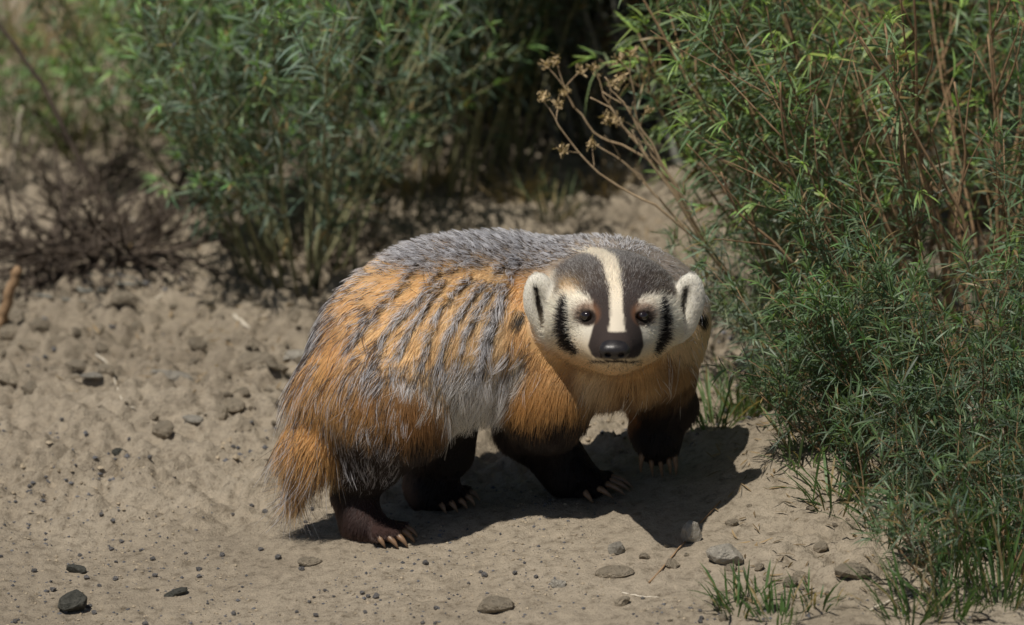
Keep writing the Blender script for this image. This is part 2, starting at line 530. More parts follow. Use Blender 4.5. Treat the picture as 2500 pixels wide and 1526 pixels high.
# trunk
A(ell(W(1225, 776, 0.035), (0.172, 0.114, 0.095), 0.03, grp='trunk'))
A(ell(W(1050, 826, 0.010), (0.125, 0.110, 0.094), 0.05, grp='trunk'))
A(ell(W(925, 912, -0.015), (0.080, 0.096, 0.072), 0.05, grp='trunk'))
A(ell(W(1528, 780, 0.060), (0.104, 0.105, 0.088), 0.06, grp='trunk'))
A(ell(W(1480, 866, 0.000), (0.088, 0.074, 0.040), 0.05, grp='trunk'))
A(ell(W(1470, 760, 0.000), (0.080, 0.088, 0.070), 0.05, grp='trunk'))
# head
HX, HV = 1497.0, 770.0
A(ell(W(1497, 745, -0.078), (0.080, 0.080, 0.060), 0.035, grp='head'))
A(ell(W(1418, 784, -0.082), (0.031, 0.046, 0.031), 0.03, grp='head'))
A(ell(W(1584, 784, -0.082), (0.031, 0.046, 0.031), 0.03, grp='head'))
A(ell(W(1500, 822, -0.092), (0.043, 0.056, 0.028), 0.03, grp='head'))
A(cone(W(1500, 800, -0.125), W(1501, 851, -0.236), 0.041, 0.0235, 0.025, grp='head'))
A(cone(W(1458, 836, -0.150), W(1482, 865, -0.222), 0.023, 0.0155, 0.014, grp='head'))
A(cone(W(1544, 836, -0.150), W(1520, 865, -0.222), 0.023, 0.0155, 0.014, grp='head'))
A(cone(W(1500, 848, -0.110), W(1500, 884, -0.208), 0.029, 0.0130, 0.010, grp='head'))
A(ell(W(1438, 742, -0.128), (0.026, 0.024, 0.016), 0.02, grp='head'))
A(ell(W(1562, 742, -0.128), (0.026, 0.024, 0.016), 0.02, grp='head'))
# ears
RL, RR = roty(R(-7)), roty(R(7))
A(ell(W(1321, 738, -0.088), (0.0210, 0.0115, 0.0370), 0.006, RL, grp='ear'))
A(ell(W(1679, 738, -0.084), (0.0195, 0.0115, 0.0370), 0.006, RR, grp='ear'))
A(ell(W(1350, 790, -0.080), (0.020, 0.016, 0.022), 0.012, grp='ear'))
A(ell(W(1652, 790, -0.078), (0.020, 0.016, 0.022), 0.012, grp='ear'))
# legs
def leg(points, g):
    for (a, ra), (b, rb) in zip(points[:-1], points[1:]):
        A(cone(a, b, ra, rb, 0.022, grp=g))
leg([(W(955, 985, -0.065), 0.072), (W(900, 1105, yNR + 0.035), 0.037), (W(866, 1205, yNR + 0.048), 0.0225), (W(882, 1275, yNR + 0.025), 0.020), (W(935, 1300, yNR + 0.006), 0.017)], 'leg')
leg([(W(1065, 985, 0.055), 0.056), (W(1075, 1095, yFR + 0.03), 0.034), (W(1042, 1175, yFR + 0.038), 0.023), (W(1058, 1207, yFR + 0.018), 0.022), (W(1098, 1215, yFR + 0.006), 0.018)], 'leg')
leg([(W(1335, 950, -0.035), 0.058), (W(1305, 1040, yNF + 0.035), 0.039), (W(1368, 1125, yNF + 0.030), 0.027), (W(1400, 1168, yNF + 0.02), 0.023), (W(1446, 1182, yNF + 0.006), 0.018)], 'leg')
leg([(W(1595, 905, 0.060), 0.050), (W(1618, 985, yFF + 0.01), 0.033), (W(1602, 1045, yFF + 0.006), 0.025), (W(1606, 1078, yFF - 0.008), 0.025)], 'leg')
# tail
A(cone(W(822, 950, -0.03), W(775, 1070, -0.045), 0.044, 0.029, 0.03, grp='tail'))
A(cone(W(775, 1070, -0.045), W(742, 1165, -0.05), 0.029, 0.010, 0.02, grp='tail'))

# toes and claws: (claw base pixel, claw tip pixel) for each paw
CL = {
    'NR': ([(920, 1309), (944, 1309), (968, 1305), (978, 1291), (986, 1285)], [(934, 1335), (963, 1336), (986, 1333), (1001, 1321), (1008, 1309)], yNR),
    'FR': ([(1071, 1225), (1094, 1221), (1118, 1218), (1134, 1206), (1142, 1197)], [(1084, 1252), (1110, 1249), (1133, 1240), (1151, 1234), (1162, 1221)], yFR),
    'NF': ([(1420, 1199), (1453, 1190), (1472, 1178), (1482, 1170), (1487, 1160)], [(1439, 1226), (1482, 1215), (1508, 1206), (1520, 1197), (1526, 1188)], yNF),
    'FF': ([(1570, 1092), (1588, 1098), (1607, 1101), (1628, 1102), (1647, 1100)], [(1566, 1142), (1592, 1151), (1614, 1154), (1634, 1149), (1649, 1150)], yFF - 0.02),
}
paw_c = {'NR': W(925, 1292, yNR + 0.01), 'FR': W(1085, 1208, yFR + 0.01), 'NF': W(1425, 1175, yNF + 0.012), 'FF': W(1606, 1075, yFF)}
claws = []
for key, (bs, ts, y) in CL.items():
    for i, (b, t) in enumerate(zip(bs, ts)):
        t = (t[0] + 0.50 * (t[0] - b[0]), t[1] + 0.22 * (t[1] - b[1]))
        if key == 'FF':
            pb = W(b[0], b[1], y); tipp = W(t[0], t[1], y - 0.004)
        else:
            g = ground_hit(t[0], t[1]); tipp = g + np.array([0, 0, 0.0015])
            yb = g[1] + 0.008
            pb = W(b[0], b[1], yb); pb[2] = max(pb[2], float(G(pb[0], pb[1])) + 0.011)
        pb = pb + (paw_c[key] - pb) * 0.06
        A(cone(paw_c[key] * 0.5 + pb * 0.5, pb, 0.0100, 0.0068, 0.004, grp='paw'))
        claws.append((pb, tipp, paw_c[key]))

# ---- polygonise with surface nets
def polygonise(prims, h, pad=0.012):
    lo = np.min([p.lo for p in prims if not p.neg], 0) - pad; hi = np.max([p.hi for p in prims if not p.neg], 0) + pad
    n = np.ceil((hi - lo) / h).astype(int) + 1
    ax = [lo[i] + h * np.arange(n[i]) for i in range(3)]
    D = np.full(n, 1.0, np.float32)
    for p in prims:
        mg = p.k + 0.012
        a = np.clip(((p.lo - mg - lo) / h).astype(int), 0, n); b = np.clip(np.ceil((p.hi + mg - lo) / h).astype(int) + 1, 0, n)
        sl = tuple(slice(a[i], b[i]) for i in range(3))
        P = np.stack(np.meshgrid(*[ax[i][sl[i]] for i in range(3)], indexing='ij'), -1)
        q = pd(p, P).astype(np.float32)
        D[sl] = -smin(-D[sl], q, p.k) if p.neg else smin(D[sl], q, p.k)
    S = D < 0
    def cor(arr, i, j, k): return arr[i:n[0] - 1 + i, j:n[1] - 1 + j, k:n[2] - 1 + k]
    cnt = sum(cor(S, i, j, k).astype(np.int8) for i in (0, 1) for j in (0, 1) for k in (0, 1))
    mask = (cnt > 0) & (cnt < 8)
    idx = np.full(mask.shape, -1); idx[mask] = np.arange(mask.sum())
    cells = np.argwhere(mask).astype(float)
    acc = np.zeros_like(cells); num = np.zeros(len(cells))
    for axn in range(3):
        for u in (0, 1):
            for w in (0, 1):
                c0 = [0, 0, 0]; o2 = [q for q in range(3) if q != axn]
                c0[o2[0]] = u; c0[o2[1]] = w; c1 = list(c0); c1[axn] = 1
                a = cor(D, *c0)[mask]; b = cor(D, *c1)[mask]
                cr = (a < 0) != (b < 0)
                t = np.where(cr, a / np.where(cr, a - b, 1), 0)
                pos = np.tile(np.array(c0, float), (len(a), 1)); pos[:, axn] = t
                acc[cr] += pos[cr]; num[cr] += 1
    V = lo + h * (cells + acc / num[:, None])
    F = []
    for axn in range(3):
        o2 = [(axn + 1) % 3, (axn + 2) % 3]
        sa = [slice(None)] * 3; sb = [slice(None)] * 3
        sa[axn] = slice(0, -1); sb[axn] = slice(1, None)
        for q in o2: sa[q] = slice(1, -1); sb[q] = slice(1, -1)
        s0 = S[tuple(sa)]; s1 = S[tuple(sb)]
        e = np.argwhere(s0 != s1)
        inside = s0[tuple(e.T)]
        e = e.copy()
        for q in o2: e[:, q] += 1
        def cid(d1, d2):
            t = e.copy(); t[:, o2[0]] -= d1; t[:, o2[1]] -= d2
            return idx[tuple(t.T)]
        q4 = np.stack([cid(1, 1), cid(0, 1), cid(0, 0), cid(1, 0)], 1)
        q4[~inside] = q4[~inside][:, ::-1]
        F.append(q4)
    return V, np.concatenate(F)

# ears get a hollow in front
A(ell(W(1321, 748, -0.101), (0.0075, 0.010, 0.0270), 0.006, roty(R(-16)), neg=True, grp='ear'))
A(ell(W(1671, 748, -0.097), (0.0070, 0.010, 0.0270), 0.006, roty(R(12)), neg=True, grp='ear'))
def hit(px, py, t0=5.3):
    d = unit(ray(px, py)); t = t0
    for i in range(90):
        q = float(sdf((CAM + d * t)[None], prims)[0])
        t += q * 0.8
        if abs(q) < 1e-4: break
    return CAM + d * t
eyeL, eyeR = hit(1432, 773), hit(1568, 774)
for e in (eyeL, eyeR):
    A(ell(e + np.array([0, -0.003, 0]), (0.0080, 0.008, 0.0056), 0.004, neg=True, grp='head'))
BV, BF = polygonise(prims, 0.0032)
BASE = np.array([0.0, 0.02, float(G(0.0, 0.02))])
badger = empty('badger', BASE)
props(badger, 'striped-faced badger with orange and grey shaggy fur walking on the dirt', 'badger')

# ---- fur colouring in head/body fixed coordinates
HEADC = W(HX, HV, -0.10)
SC_H = FPX / float((HEADC - CAM) @ FWD)
BODYC = W(1150, 830, -0.06)
SC_B = FPX / float((BODYC - CAM) @ FWD)
def face_uv(P):
    q = P - HEADC
    return HX + q[:, 0] * SC_H, HV - (q @ UPV) * SC_H
def body_uv(P):
    q = P - BODYC
    return 1150 + q[:, 0] * SC_B, 830 - (q @ UPV) * SC_B
def seg_dist(u, v, pts, half):
    """normalised distance to a polyline: below 1 is inside the band"""
    pts = np.asarray(pts, float); best = np.full(len(u), 99.0)
    if np.isscalar(half): half = [half] * len(pts)
    for i in range(len(pts) - 1):
        a = pts[i]; b = pts[i + 1]; ba = b - a
        t = np.clip(((u - a[0]) * ba[0] + (v - a[1]) * ba[1]) / (ba @ ba), 0, 1)
        d = np.hypot(u - a[0] - t * ba[0], v - a[1] - t * ba[1]) / (half[i] + (half[i + 1] - half[i]) * t)
        best = np.minimum(best, d)
    return best
def mix(a, b, t):
    return a * (1 - t[:, None]) + np.asarray(b) * t[:, None]
def groups(P):
    gs = ['trunk', 'head', 'ear', 'leg', 'tail', 'paw']
    d = np.stack([sdf(P, [p for p in prims if p.g == g and not p.neg]) for g in gs], 1)
    return d
STRIPES = [
    ([(1085, 655), (1052, 702), (1000, 755), (945, 807), (926, 871), (905, 930)], 6),
    ([(1165, 612), (1120, 650), (1085, 690), (1050, 733), (999, 813), (967, 871), (930, 930)], 6),
    ([(1159, 680), (1111, 708), (1063, 772), (1047, 839), (1010, 930)], 6),
    ([(1286, 609), (1197, 676), (1152, 724), (1095, 807), (1082, 860), (1040, 945)], 7),
    ([(1215, 690), (1190, 718), (1152, 791), (1133, 839), (1105, 930)], 6),
    ([(1270, 640), (1248, 679), (1205, 775), (1188, 839), (1170, 900)], 15),
    ([(1030, 640), (985, 700), (920, 760), (870, 830)], 6),
]
WHITE = (0.88, 0.81, 0.67); CREAM = (0.84, 0.66, 0.42); ORANGE = (0.87, 0.57, 0.275); TAN = (0.74, 0.53, 0.30)
DARK = (0.035, 0.026, 0.022); BLACK = (0.010, 0.008, 0.008); GREY = (0.36, 0.35, 0.35); BROWN = (0.20, 0.09, 0.035)
MUZ = (0.055, 0.042, 0.038); FORE = (0.085, 0.064, 0.048)
def head_colour(P, jit):
    u, v = face_uv(P); u = u + jit[:, 0] * 3.2; v = v + jit[:, 1] * 4.5
    n = len(u)
    c = np.tile(np.array(CREAM), (n, 1))
    # jaw and throat turn orange, cheeks white
    c = mix(c, WHITE, sstep(880, 800, v))
    c = mix(c, (0.78, 0.48, 0.21), sstep(-14, 26, v - (890 - 0.36 * np.maximum(np.abs(u - 1500) - 30, 0))) * 0.9)
    # crown and forehead
    brow = 728 - 26 * np.exp(-((u - 1392) / 30) ** 2) - 8 * np.exp(-((u - 1600) / 30) ** 2)
    fore = sstep(brow + 7, brow - 7, v) * sstep(1350, 1366, u) * sstep(1652, 1636, u)
    fc = mix(np.tile(np.array(FORE), (n, 1)), GREY, sstep(690, 605, v) * 0.40)
    fc = mix(fc, MUZ, np.exp(-((u - 1545) / 45) ** 2 - ((v - 700) / 45) ** 2) * 0.8)
    fc = mix(fc, MUZ, np.exp(-((u - 1458) / 32) ** 2 - ((v - 705) / 45) ** 2) * 0.6)
    c = mix(c, fc, fore)
    c = mix(c, ORANGE, np.exp(-((u - 1385) / 26) ** 2 - ((v - 700) / 18) ** 2) * 0.6)
    for ex in (1357, 1641):
        c = mix(c, DARK, np.exp(-((u - ex) / 9) ** 2 - ((v - 702) / 20) ** 2) * 0.9)
    # behind the cheeks towards the neck
    c = mix(c, ORANGE, sstep(1345, 1300, u) * sstep(820, 800, v) * 0.8)
    # dark muzzle panel running up between the eyes
    vv = np.array([560, 700, 734, 772, 810, 843, 866, 880])
    le = np.interp(v, vv, [1420, 1428, 1442, 1452, 1441, 1432, 1441, 1470])
    ri = np.interp(v, vv, [1590, 1580, 1556, 1549, 1563, 1567, 1556, 1530])
    mz = sstep(-3, 3, u - le) * sstep(-3, 3, ri - u) * sstep(876, 870, v) * sstep(690, 720, v)
    c = mix(c, MUZ, mz)
    # eye surround
    for ex, ey in ((1432, 773), (1568, 774)):
        d = np.hypot((u - ex) / 1.05, v - ey - 2)
        c = mix(c, (0.20, 0.095, 0.05), sstep(34, 20, d + 0.30 * (v - ey)) * 0.8)
        c = mix(c, DARK, sstep(24, 17, d))
    # white blaze
    bl = seg_dist(u, v, [(1405, 608), (1440, 612), (1468, 622), (1488, 642), (1495, 671), (1502, 722), (1503, 772), (1500, 804)], [3, 9, 14, 17, 17, 15, 16, 20])
    c = mix(c, (0.86, 0.76, 0.60), sstep(1.12, 0.88, bl) * sstep(812, 806, v))
    # black cheek bars
    b1 = seg_dist(u, v, [(1378, 732), (1375, 770), (1374, 800), (1383, 836), (1404, 857)], [6, 12, 13, 12, 8])
    b2 = seg_dist(u, v, [(1613, 736), (1619, 785), (1618, 822), (1600, 857)], [6, 12, 13, 7])
    c = mix(c, BLACK, np.maximum(sstep(1.12, 0.85, b1), sstep(1.12, 0.85, b2)))
    # mouth line and stubble
    mo = seg_dist(u, v, [(1441, 881), (1468, 881), (1498, 878), (1532, 882), (1560, 882)], 3.0)
    c = mix(c, BLACK, sstep(1.3, 0.7, mo))
    st = sstep(1.0, 0.6, np.hypot((u - 1500) / 42, (v - 894) / 12)) * (jit[:, 2] > 0.1)
    c = mix(c, DARK, st * 0.85)
    return c
def ear_colour(P, jit):
    u, v = face_uv(P)
    n = len(u); c = np.tile(np.array((0.86, 0.82, 0.72)), (n, 1))
    s1 = seg_dist(u, v, [(1308, 703), (1316, 745), (1330, 800)], [4, 8, 6])
    s2 = seg_dist(u, v, [(1673, 706), (1668, 745), (1657, 806)], [4, 8, 6])
    c = mix(c, BLACK, np.maximum(sstep(1.2, 0.8, s1), sstep(1.2, 0.8, s2)))
    c = mix(c, BLACK, sstep(-0.086, -0.080, P[:, 1]) * sstep(780, 760, v) * 0.9)      # back of the ear
    return c
def stripe_mask(u, v, jit, k=1.0):
    m = np.zeros(len(u))
    wx = 7 * (vnoise(u / 30, v / 30, 3) - 0.5); wy = 7 * (vnoise(u / 30, v / 30, 4) - 0.5)
    gap = sstep(0.14, 0.32, vnoise(u / 26, v / 26, 9))
    for pts, hw in STRIPES:
        m = np.maximum(m, sstep(1.15, 0.6, seg_dist(u + wx + jit[:, 0] * 2.5, v + wy + jit[:, 1] * 2.5, pts, hw * k)))
    return m * gap
def trunk_colour(P, Nn, jit):
    u, v = body_uv(P); n = len(u)
    fl = np.tile(np.array(ORANGE), (n, 1))
    fl = mix(fl, TAN, sstep(980, 1220, u) * 0.8)
    fl = mix(fl, (0.84, 0.47, 0.17), sstep(900, 820, u) * 0.8)
    nz = Nn[:, 2]
    nb = vnoise(u / 42, v / 25, 12)
    # lower flank: cream and brown
    fl = mix(fl, (0.88, 0.74, 0.52), sstep(850, 930, v) * sstep(1060, 1180, u) * sstep(1330, 1260, u) * 0.9)
    fl = mix(fl, BROWN, sstep(880, 980, v) * sstep(1120, 980, u) * sstep(860, 930, u) * 0.75)
    # grey back
    gb = sstep(0.90, 0.99, nz + 0.18 * (nb - 0.5))
    gb = np.maximum(gb, sstep(0.72, 0.95, -Nn[:, 0]) * sstep(930, 820, v) * 0.8)
    gb = np.maximum(gb, sstep(0.03, 0.09, P[:, 1] - (0.02 + 0.15 * (P[:, 0]))) * sstep(-0.3, 0.2, nz))
    gb = np.maximum(gb, sstep(1215, 1265, u) * sstep(760, 690, v) * 0.75)
    gb = np.maximum(gb, sstep(1380, 1500, u) * sstep(800, 720, v))
    fl = mix(fl, (0.30, 0.27, 0.25), gb * 0.85)
    st = stripe_mask(u - 6, v - 3, jit, 0.75)
    fl = mix(fl, (0.030, 0.024, 0.02), st * 0.9)  # black stripe fur, also each ridge's shadow line painted into the underfur
    # flecks over the rump
    fk = (vnoise(u / 16, v / 7, 31) > 0.74) * sstep(1010, 900, u) * (jit[:, 2] > 0.0)
    fl = mix(fl, DARK, fk * 0.75)
    # neck: orange side under the ear, dark spot behind each ear
    fl = mix(fl, (0.82, 0.50, 0.22), sstep(1225, 1262, u) * sstep(1420, 1340, u) * sstep(640, 700, v))
    fl = mix(fl, BLACK, sstep(1.1, 0.8, np.hypot((u - 1268) / 17, (v - 777) / 20)))
    fl = mix(fl, BLACK, sstep(1.1, 0.8, np.hypot((u - 1718) / 16, (v - 775) / 20)))
    fl = mix(fl, WHITE, sstep(1.1, 0.6, np.hypot((u - 1272) / 26, (v - 900) / 45)) * 0.8)
    # chest and throat
    ch = sstep(855, 890, v) * sstep(1275, 1320, u)
    cc = np.tile(np.array((0.58, 0.34, 0.14)), (n, 1))
    cc = mix(cc, BROWN, sstep(0.5, 0.8, vnoise(u / 26 + v / 60, v / 60, 88)) * 0.7)
    cc = mix(cc, CREAM, np.exp(-((u - 1450) / 45) ** 2 - ((v - 935) / 40) ** 2) * 0.8)
    cc = mix(cc, BROWN, sstep(1570, 1640, u) * 0.6)
    fl = mix(fl, cc, ch)
    # belly
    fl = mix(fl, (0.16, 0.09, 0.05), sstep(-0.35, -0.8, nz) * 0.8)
    return fl
def leg_colour(P, jit):
    u, v = body_uv(P); n = len(u)
    zz = P[:, 2] - G(P[:, 0], P[:, 1])
    c = np.tile(np.array((0.016, 0.012, 0.012)), (n, 1))
    lowz = 0.145 + 0.016 * sstep(1010, 960, u)
    top = sstep(lowz, lowz + 0.03, zz + jit[:, 0] * 0.008 + 0.02 * (vnoise(u / 20, v / 20, 77) - 0.5))
    up = mix(np.tile(np.array((0.50, 0.25, 0.08)), (n, 1)), BROWN, sstep(880, 1010, u) * sstep(1200, 1100, u) * 0.7)
    c = mix(c, up, top)
    inner = sstep(1580, 1560, u) * sstep(1520, 1545, u) * sstep(0.07, 0.10, zz)
    c = mix(c, (0.32, 0.12, 0.04), inner * 0.8)
    c = mix(c, (0.060, 0.034, 0.029), sstep(0.06, 0.03, zz) * sstep(1030, 1000, u) * 0.7)
    return c
def tail_colour(P, jit):
    c = np.tile(np.array((0.82, 0.45, 0.16)), (len(P), 1))
    return mix(c, (0.70, 0.44, 0.20), sstep(0.09, 0.03, P[:, 2]))
def fur_colour(P, Nn, jit):
    d = groups(P); soft = d + 0.0035 * jit[:, 3:4]
    w = np.exp(-(soft - soft.min(1, keepdims=True)) / 0.004)
    w /= w.sum(1, keepdims=True)
    th = trunk_colour(P, Nn, jit)
    hc = head_colour(P, jit)
    u, v = face_uv(P)
    # the head pattern carries on to the nape, the coat takes over at the ruff
    hw = w[:, 1]
    lc = leg_colour(P, jit)
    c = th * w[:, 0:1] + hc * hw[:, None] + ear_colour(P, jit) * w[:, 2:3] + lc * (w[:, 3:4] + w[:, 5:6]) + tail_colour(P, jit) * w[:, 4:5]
    # blaze continues over the nape
    bl = seg_dist(u, v, [(1405, 608), (1440, 612), (1468, 622), (1488, 642), (1495, 671)], [3, 9, 14, 17, 17])
    c = mix(c, (0.86, 0.76, 0.60), sstep(1.12, 0.85, bl) * (P[:, 1] < 0.09))
    return c, w, d

nv = len(BV)
body_me = bpy.data.meshes.new('body')
body_me.from_pydata((BV - BASE).tolist(), [], BF.tolist())
body_me.polygons.foreach_set('use_smooth', np.ones(len(BF), bool))
body_me.update()
VN = np.zeros(nv * 3); body_me.vertex_normals.foreach_get('vector', VN); VN = VN.reshape(-1, 3)
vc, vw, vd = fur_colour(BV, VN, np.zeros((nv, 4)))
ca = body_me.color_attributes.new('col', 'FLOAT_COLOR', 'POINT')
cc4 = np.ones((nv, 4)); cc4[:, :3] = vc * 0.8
ca.data.foreach_set('color', cc4.ravel())
body_me.materials.append(M['skin'])
body = link(bpy.data.objects.new('body', body_me), badger)

# ---- fur strands
NOSE = W(1500, 848, -0.249)
def sample_roots(n, weight_fn, r):
    tri = np.concatenate([BF[:, [0, 1, 2]], BF[:, [0, 2, 3]]])
    a, b, c = BV[tri[:, 0]], BV[tri[:, 1]], BV[tri[:, 2]]
    ar = 0.5 * np.linalg.norm(np.cross(b - a, c - a), axis=1)
    w = ar * weight_fn(tri)
    idx = r.choice(len(tri), n, p=w / w.sum())
    s = np.sqrt(r.uniform(0, 1, n)); t = r.uniform(0, 1, n)
    wa, wb, wc = (1 - s)[:, None], (s * (1 - t))[:, None], (s * t)[:, None]
    P = a[idx] * wa + b[idx] * wb + c[idx] * wc
    Nn = unit(VN[tri[idx, 0]] * wa + VN[tri[idx, 1]] * wb + VN[tri[idx, 2]] * wc)
    return P, Nn
BACK = unit(np.array([-0.95, -0.12, -0.22]))
def flow(P, Nn, w):
    u, v = body_uv(P)
    side = 1 - np.abs(Nn[:, 2:3])
    low = sstep(760, 980, v)[:, None]
    low2 = sstep(600, 720, v)[:, None]
    tr = BACK * (1.0 - 0.40 * low2) + np.array([0, 0, -1.0]) * (0.25 + 0.65 * low2 + 0.25 * low)
    front = sstep(1300, 1420, u)[:, None]
    tr = tr * (1 - front) + front * (np.array([-0.25, 0.25, -0.8]) + np.stack([(u - 1490) / 260, np.zeros_like(u), np.zeros_like(u)], 1))
    hd = unit(P - NOSE)
    fu, fv = face_uv(P)
    ruff = (sstep(1385, 1325, fu) + sstep(1620, 1675, fu)) * sstep(745, 800, fv)
    hd = hd + ruff[:, None] * (np.array([0, -0.35, -0.75]) + np.stack([np.sign(fu - 1500) * 0.35, np.zeros_like(fu), np.zeros_like(fu)], 1))
    ear = np.array([0, 0.1, 1.0]) + np.stack([np.sign(u - 1490) * 0.3, np.zeros_like(u), np.zeros_like(u)], 1)
    lg = np.tile(np.array([-0.25, 0.05, -1.0]), (len(P), 1))
    tl = np.tile(unit(np.array([-0.45, -0.1, -0.95])), (len(P), 1))
    pw = np.tile(np.array([0.5, -0.5, -0.6]), (len(P), 1))
    f = tr * w[:, 0:1] + hd * w[:, 1:2] + ear * w[:, 2:3] + lg * w[:, 3:4] + tl * w[:, 4:5] + pw * w[:, 5:6]
    f = f - Nn * (f * Nn).sum(1, keepdims=True)
    return unit(f)
def lengths(P, Nn, w, d):
    u, v = body_uv(P); fu, fv = face_uv(P)
    zz = P[:, 2] - G(P[:, 0], P[:, 1])
    tr = 0.015 + 0.011 * sstep(840, 940, v) + 0.006 * sstep(900, 800, u)
    tr = tr * (1 + 0.10 * sstep(860, 900, v) * sstep(1290, 1330, u))
    tr = tr * (1 - 0.35 * sstep(1280, 1400, u) * sstep(860, 800, v))
    dn = np.linalg.norm(P - NOSE, axis=1)
    hd = 0.0030 + 0.0085 * sstep(0.05, 0.17, dn) + 0.004 * sstep(865, 905, fv)
    hd = hd + 0.013 * (sstep(1375, 1325, fu) + sstep(1630, 1675, fu)) * sstep(750, 800, fv)
    lg = 0.0085 + 0.014 * sstep(0.05, 0.12, zz)
    tl = np.full(len(P), 0.046)
    return tr * w[:, 0] + hd * w[:, 1] + 0.0050 * w[:, 2] + lg * w[:, 3] + tl * w[:, 4] + 0.0055 * w[:, 5]

def grow(name, n, wfn, r, guard=False, npts=5, clump=0.35, clump_n=2500, radius=0.00034, locks=False):
    P, Nn = sample_roots(n, wfn, r)
    jit = r.normal(0, 1, (n, 4)); jit[:, 2] = r.uniform(-1, 1, n)
    c, w, d = fur_colour(P, Nn, jit)
    u, v = body_uv(P)
    keep = np.ones(n, bool)
    for e in (eyeL, eyeR): keep &= np.linalg.norm((P - e) * np.array([0.9, 0.5, 1.35]), axis=1) > 0.0062
    keep &= np.linalg.norm((P - NOSE) * np.array([0.8, 0.6, 1.3]), axis=1) > 0.013
    gm = None
    if guard:
        st = stripe_mask(u, v, jit)
        nz = Nn[:, 2]
        back = np.maximum(sstep(0.86, 0.97, nz), sstep(0.70, 0.93, -Nn[:, 0]) * sstep(930, 830, v)) * w[:, 0]
        hem = sstep(840, 930, v) * sstep(1300, 1240, u) * sstep(840, 920, u) * w[:, 0]
        legg = sstep(0.06, 0.11, P[:, 2] - G(P[:, 0], P[:, 1])) * sstep(1000, 940, u) * w[:, 3] * 0.5
        fleck = (vnoise(u / 18, v / 8, 31) > 0.70) * sstep(1010, 900, u) * w[:, 0] * 0.6
        nape = sstep(1380, 1500, u) * sstep(760, 690, v) * w[:, 0] * 0.35
        pr = np.clip(st * 1.3 + back * 0.55 + hem * 0.75 + legg + fleck * 0.6 + w[:, 4] * 0.12 + 0.03 * w[:, 0], 0, 1)
        pr = np.where(u > 1370, pr * 0.45, pr)
        if locks:
            thigh = sstep(950, 1000, v) * sstep(1180, 1120, v) * sstep(820, 860, u) * sstep(1010, 960, u) * w[:, 3] * 0.6
            shoulder = sstep(800, 860, v) * sstep(1210, 1240, u) * sstep(1320, 1280, u) * w[:, 0] * 0.3
            ridge = sstep(0.86, 0.97, nz) * w[:, 0] * 0.35 * (u < 1450)
            pr = np.clip(sstep(870, 930, v) * sstep(1310, 1260, u) * sstep(880, 950, u) * w[:, 0] + thigh + shoulder + ridge + st * 0.12, 0, 1)
        keep &= r.uniform(0, 1, n) < pr
    P, Nn, jit, c, w, d, u, v = [q[keep] for q in (P, Nn, jit, c, w, d, u, v)]
    n = len(P)
    f = flow(P, Nn, w)
    L = lengths(P, Nn, w, d) * r.uniform(0.65, 1.25, n)
    wt = w[:, 0]
    backlift = sstep(0.5, 0.95, Nn[:, 2]) * w[:, 0]
    lift = 0.32 + 0.55 * backlift + 0.34 * w[:, 3] + 0.25 * w[:, 4] * 0.3 + 0.15 * w[:, 1] + 0.3 * w[:, 2]
    fu2, fv2 = face_uv(P)
    ruf = (sstep(1385, 1325, fu2) + sstep(1620, 1675, fu2)) * sstep(745, 800, fv2) * w[:, 1]
    lift = lift + 0.45 * ruf
    if guard: L = L * np.where(w[:, 3] > 0.5, 1.0, 1.40); lift = lift + 0.08 + 0.85 * backlift
    if locks: L = L * (1.0 + 0.12 * (1 - backlift)); lift = lift + 0.06
    lift = lift + r.normal(0, 0.10, n)
    side = np.cross(Nn, f)
    d0 = unit(f + Nn * lift[:, None] + side * (r.normal(0, 0.18, n) + (0.15 + 0.4 * sstep(860, 940, v)) * (vnoise(u / 22, v / 22, 55) - 0.5))[:, None])
    t = np.linspace(0, 1, npts)
    grav = np.array([0, 0, -1.0])
    sag = (0.22 * wt + 0.35 * w[:, 3] + 0.15 * w[:, 4]) * (1 - 0.6 * backlift)
    curl = r.normal(0, 0.14 + 0.12 * guard, n)
    pts = P[:, None] - Nn[:, None] * 0.001 + d0[:, None] * (L[:, None] * t)[..., None] \
        + (grav * 1.0)[None, None] * (sag * L)[:, None, None] * (t ** 2)[None, :, None] \
        + (side * (curl * L)[:, None])[:, None] * (t ** 2)[None, :, None] \
        + (f * L[:, None])[:, None] * (0.18 * t ** 2)[None, :, None] - (Nn * (lift * L * (0.35 - 0.25 * backlift))[:, None])[:, None] * (t ** 2)[None, :, None]
    # clumping towards neighbouring leader strands
    if clump > 0:
        m = min(clump_n, n); lead = r.choice(n, m, replace=False)
        kd = kdtree.KDTree(m)
        for i, j in enumerate(lead): kd.insert(P[j], i)
        kd.balance()
        near = lead[np.array([kd.find(p)[1] for p in P])]
        cs = (clump * (wt + 0.8 * w[:, 3] + 0.8 * w[:, 4]) + 0.12 * w[:, 1]) * r.uniform(0.85 if locks else 0.5, 1.0, n)
        shift = (pts[near] - pts)
        pts = pts + shift * (cs[:, None] * t[None] ** 1.4)[..., None]
    # keep tips above the ground
    gz = G(pts[..., 0].ravel(), pts[..., 1].ravel()).reshape(pts.shape[:2]) + 0.0015
    pts[..., 2] = np.maximum(pts[..., 2], gz)
    # colour along the strand
    var = r.uniform(0.80, 1.18, (n, 1))
    colr = np.repeat((c * var)[:, None], npts, 1)
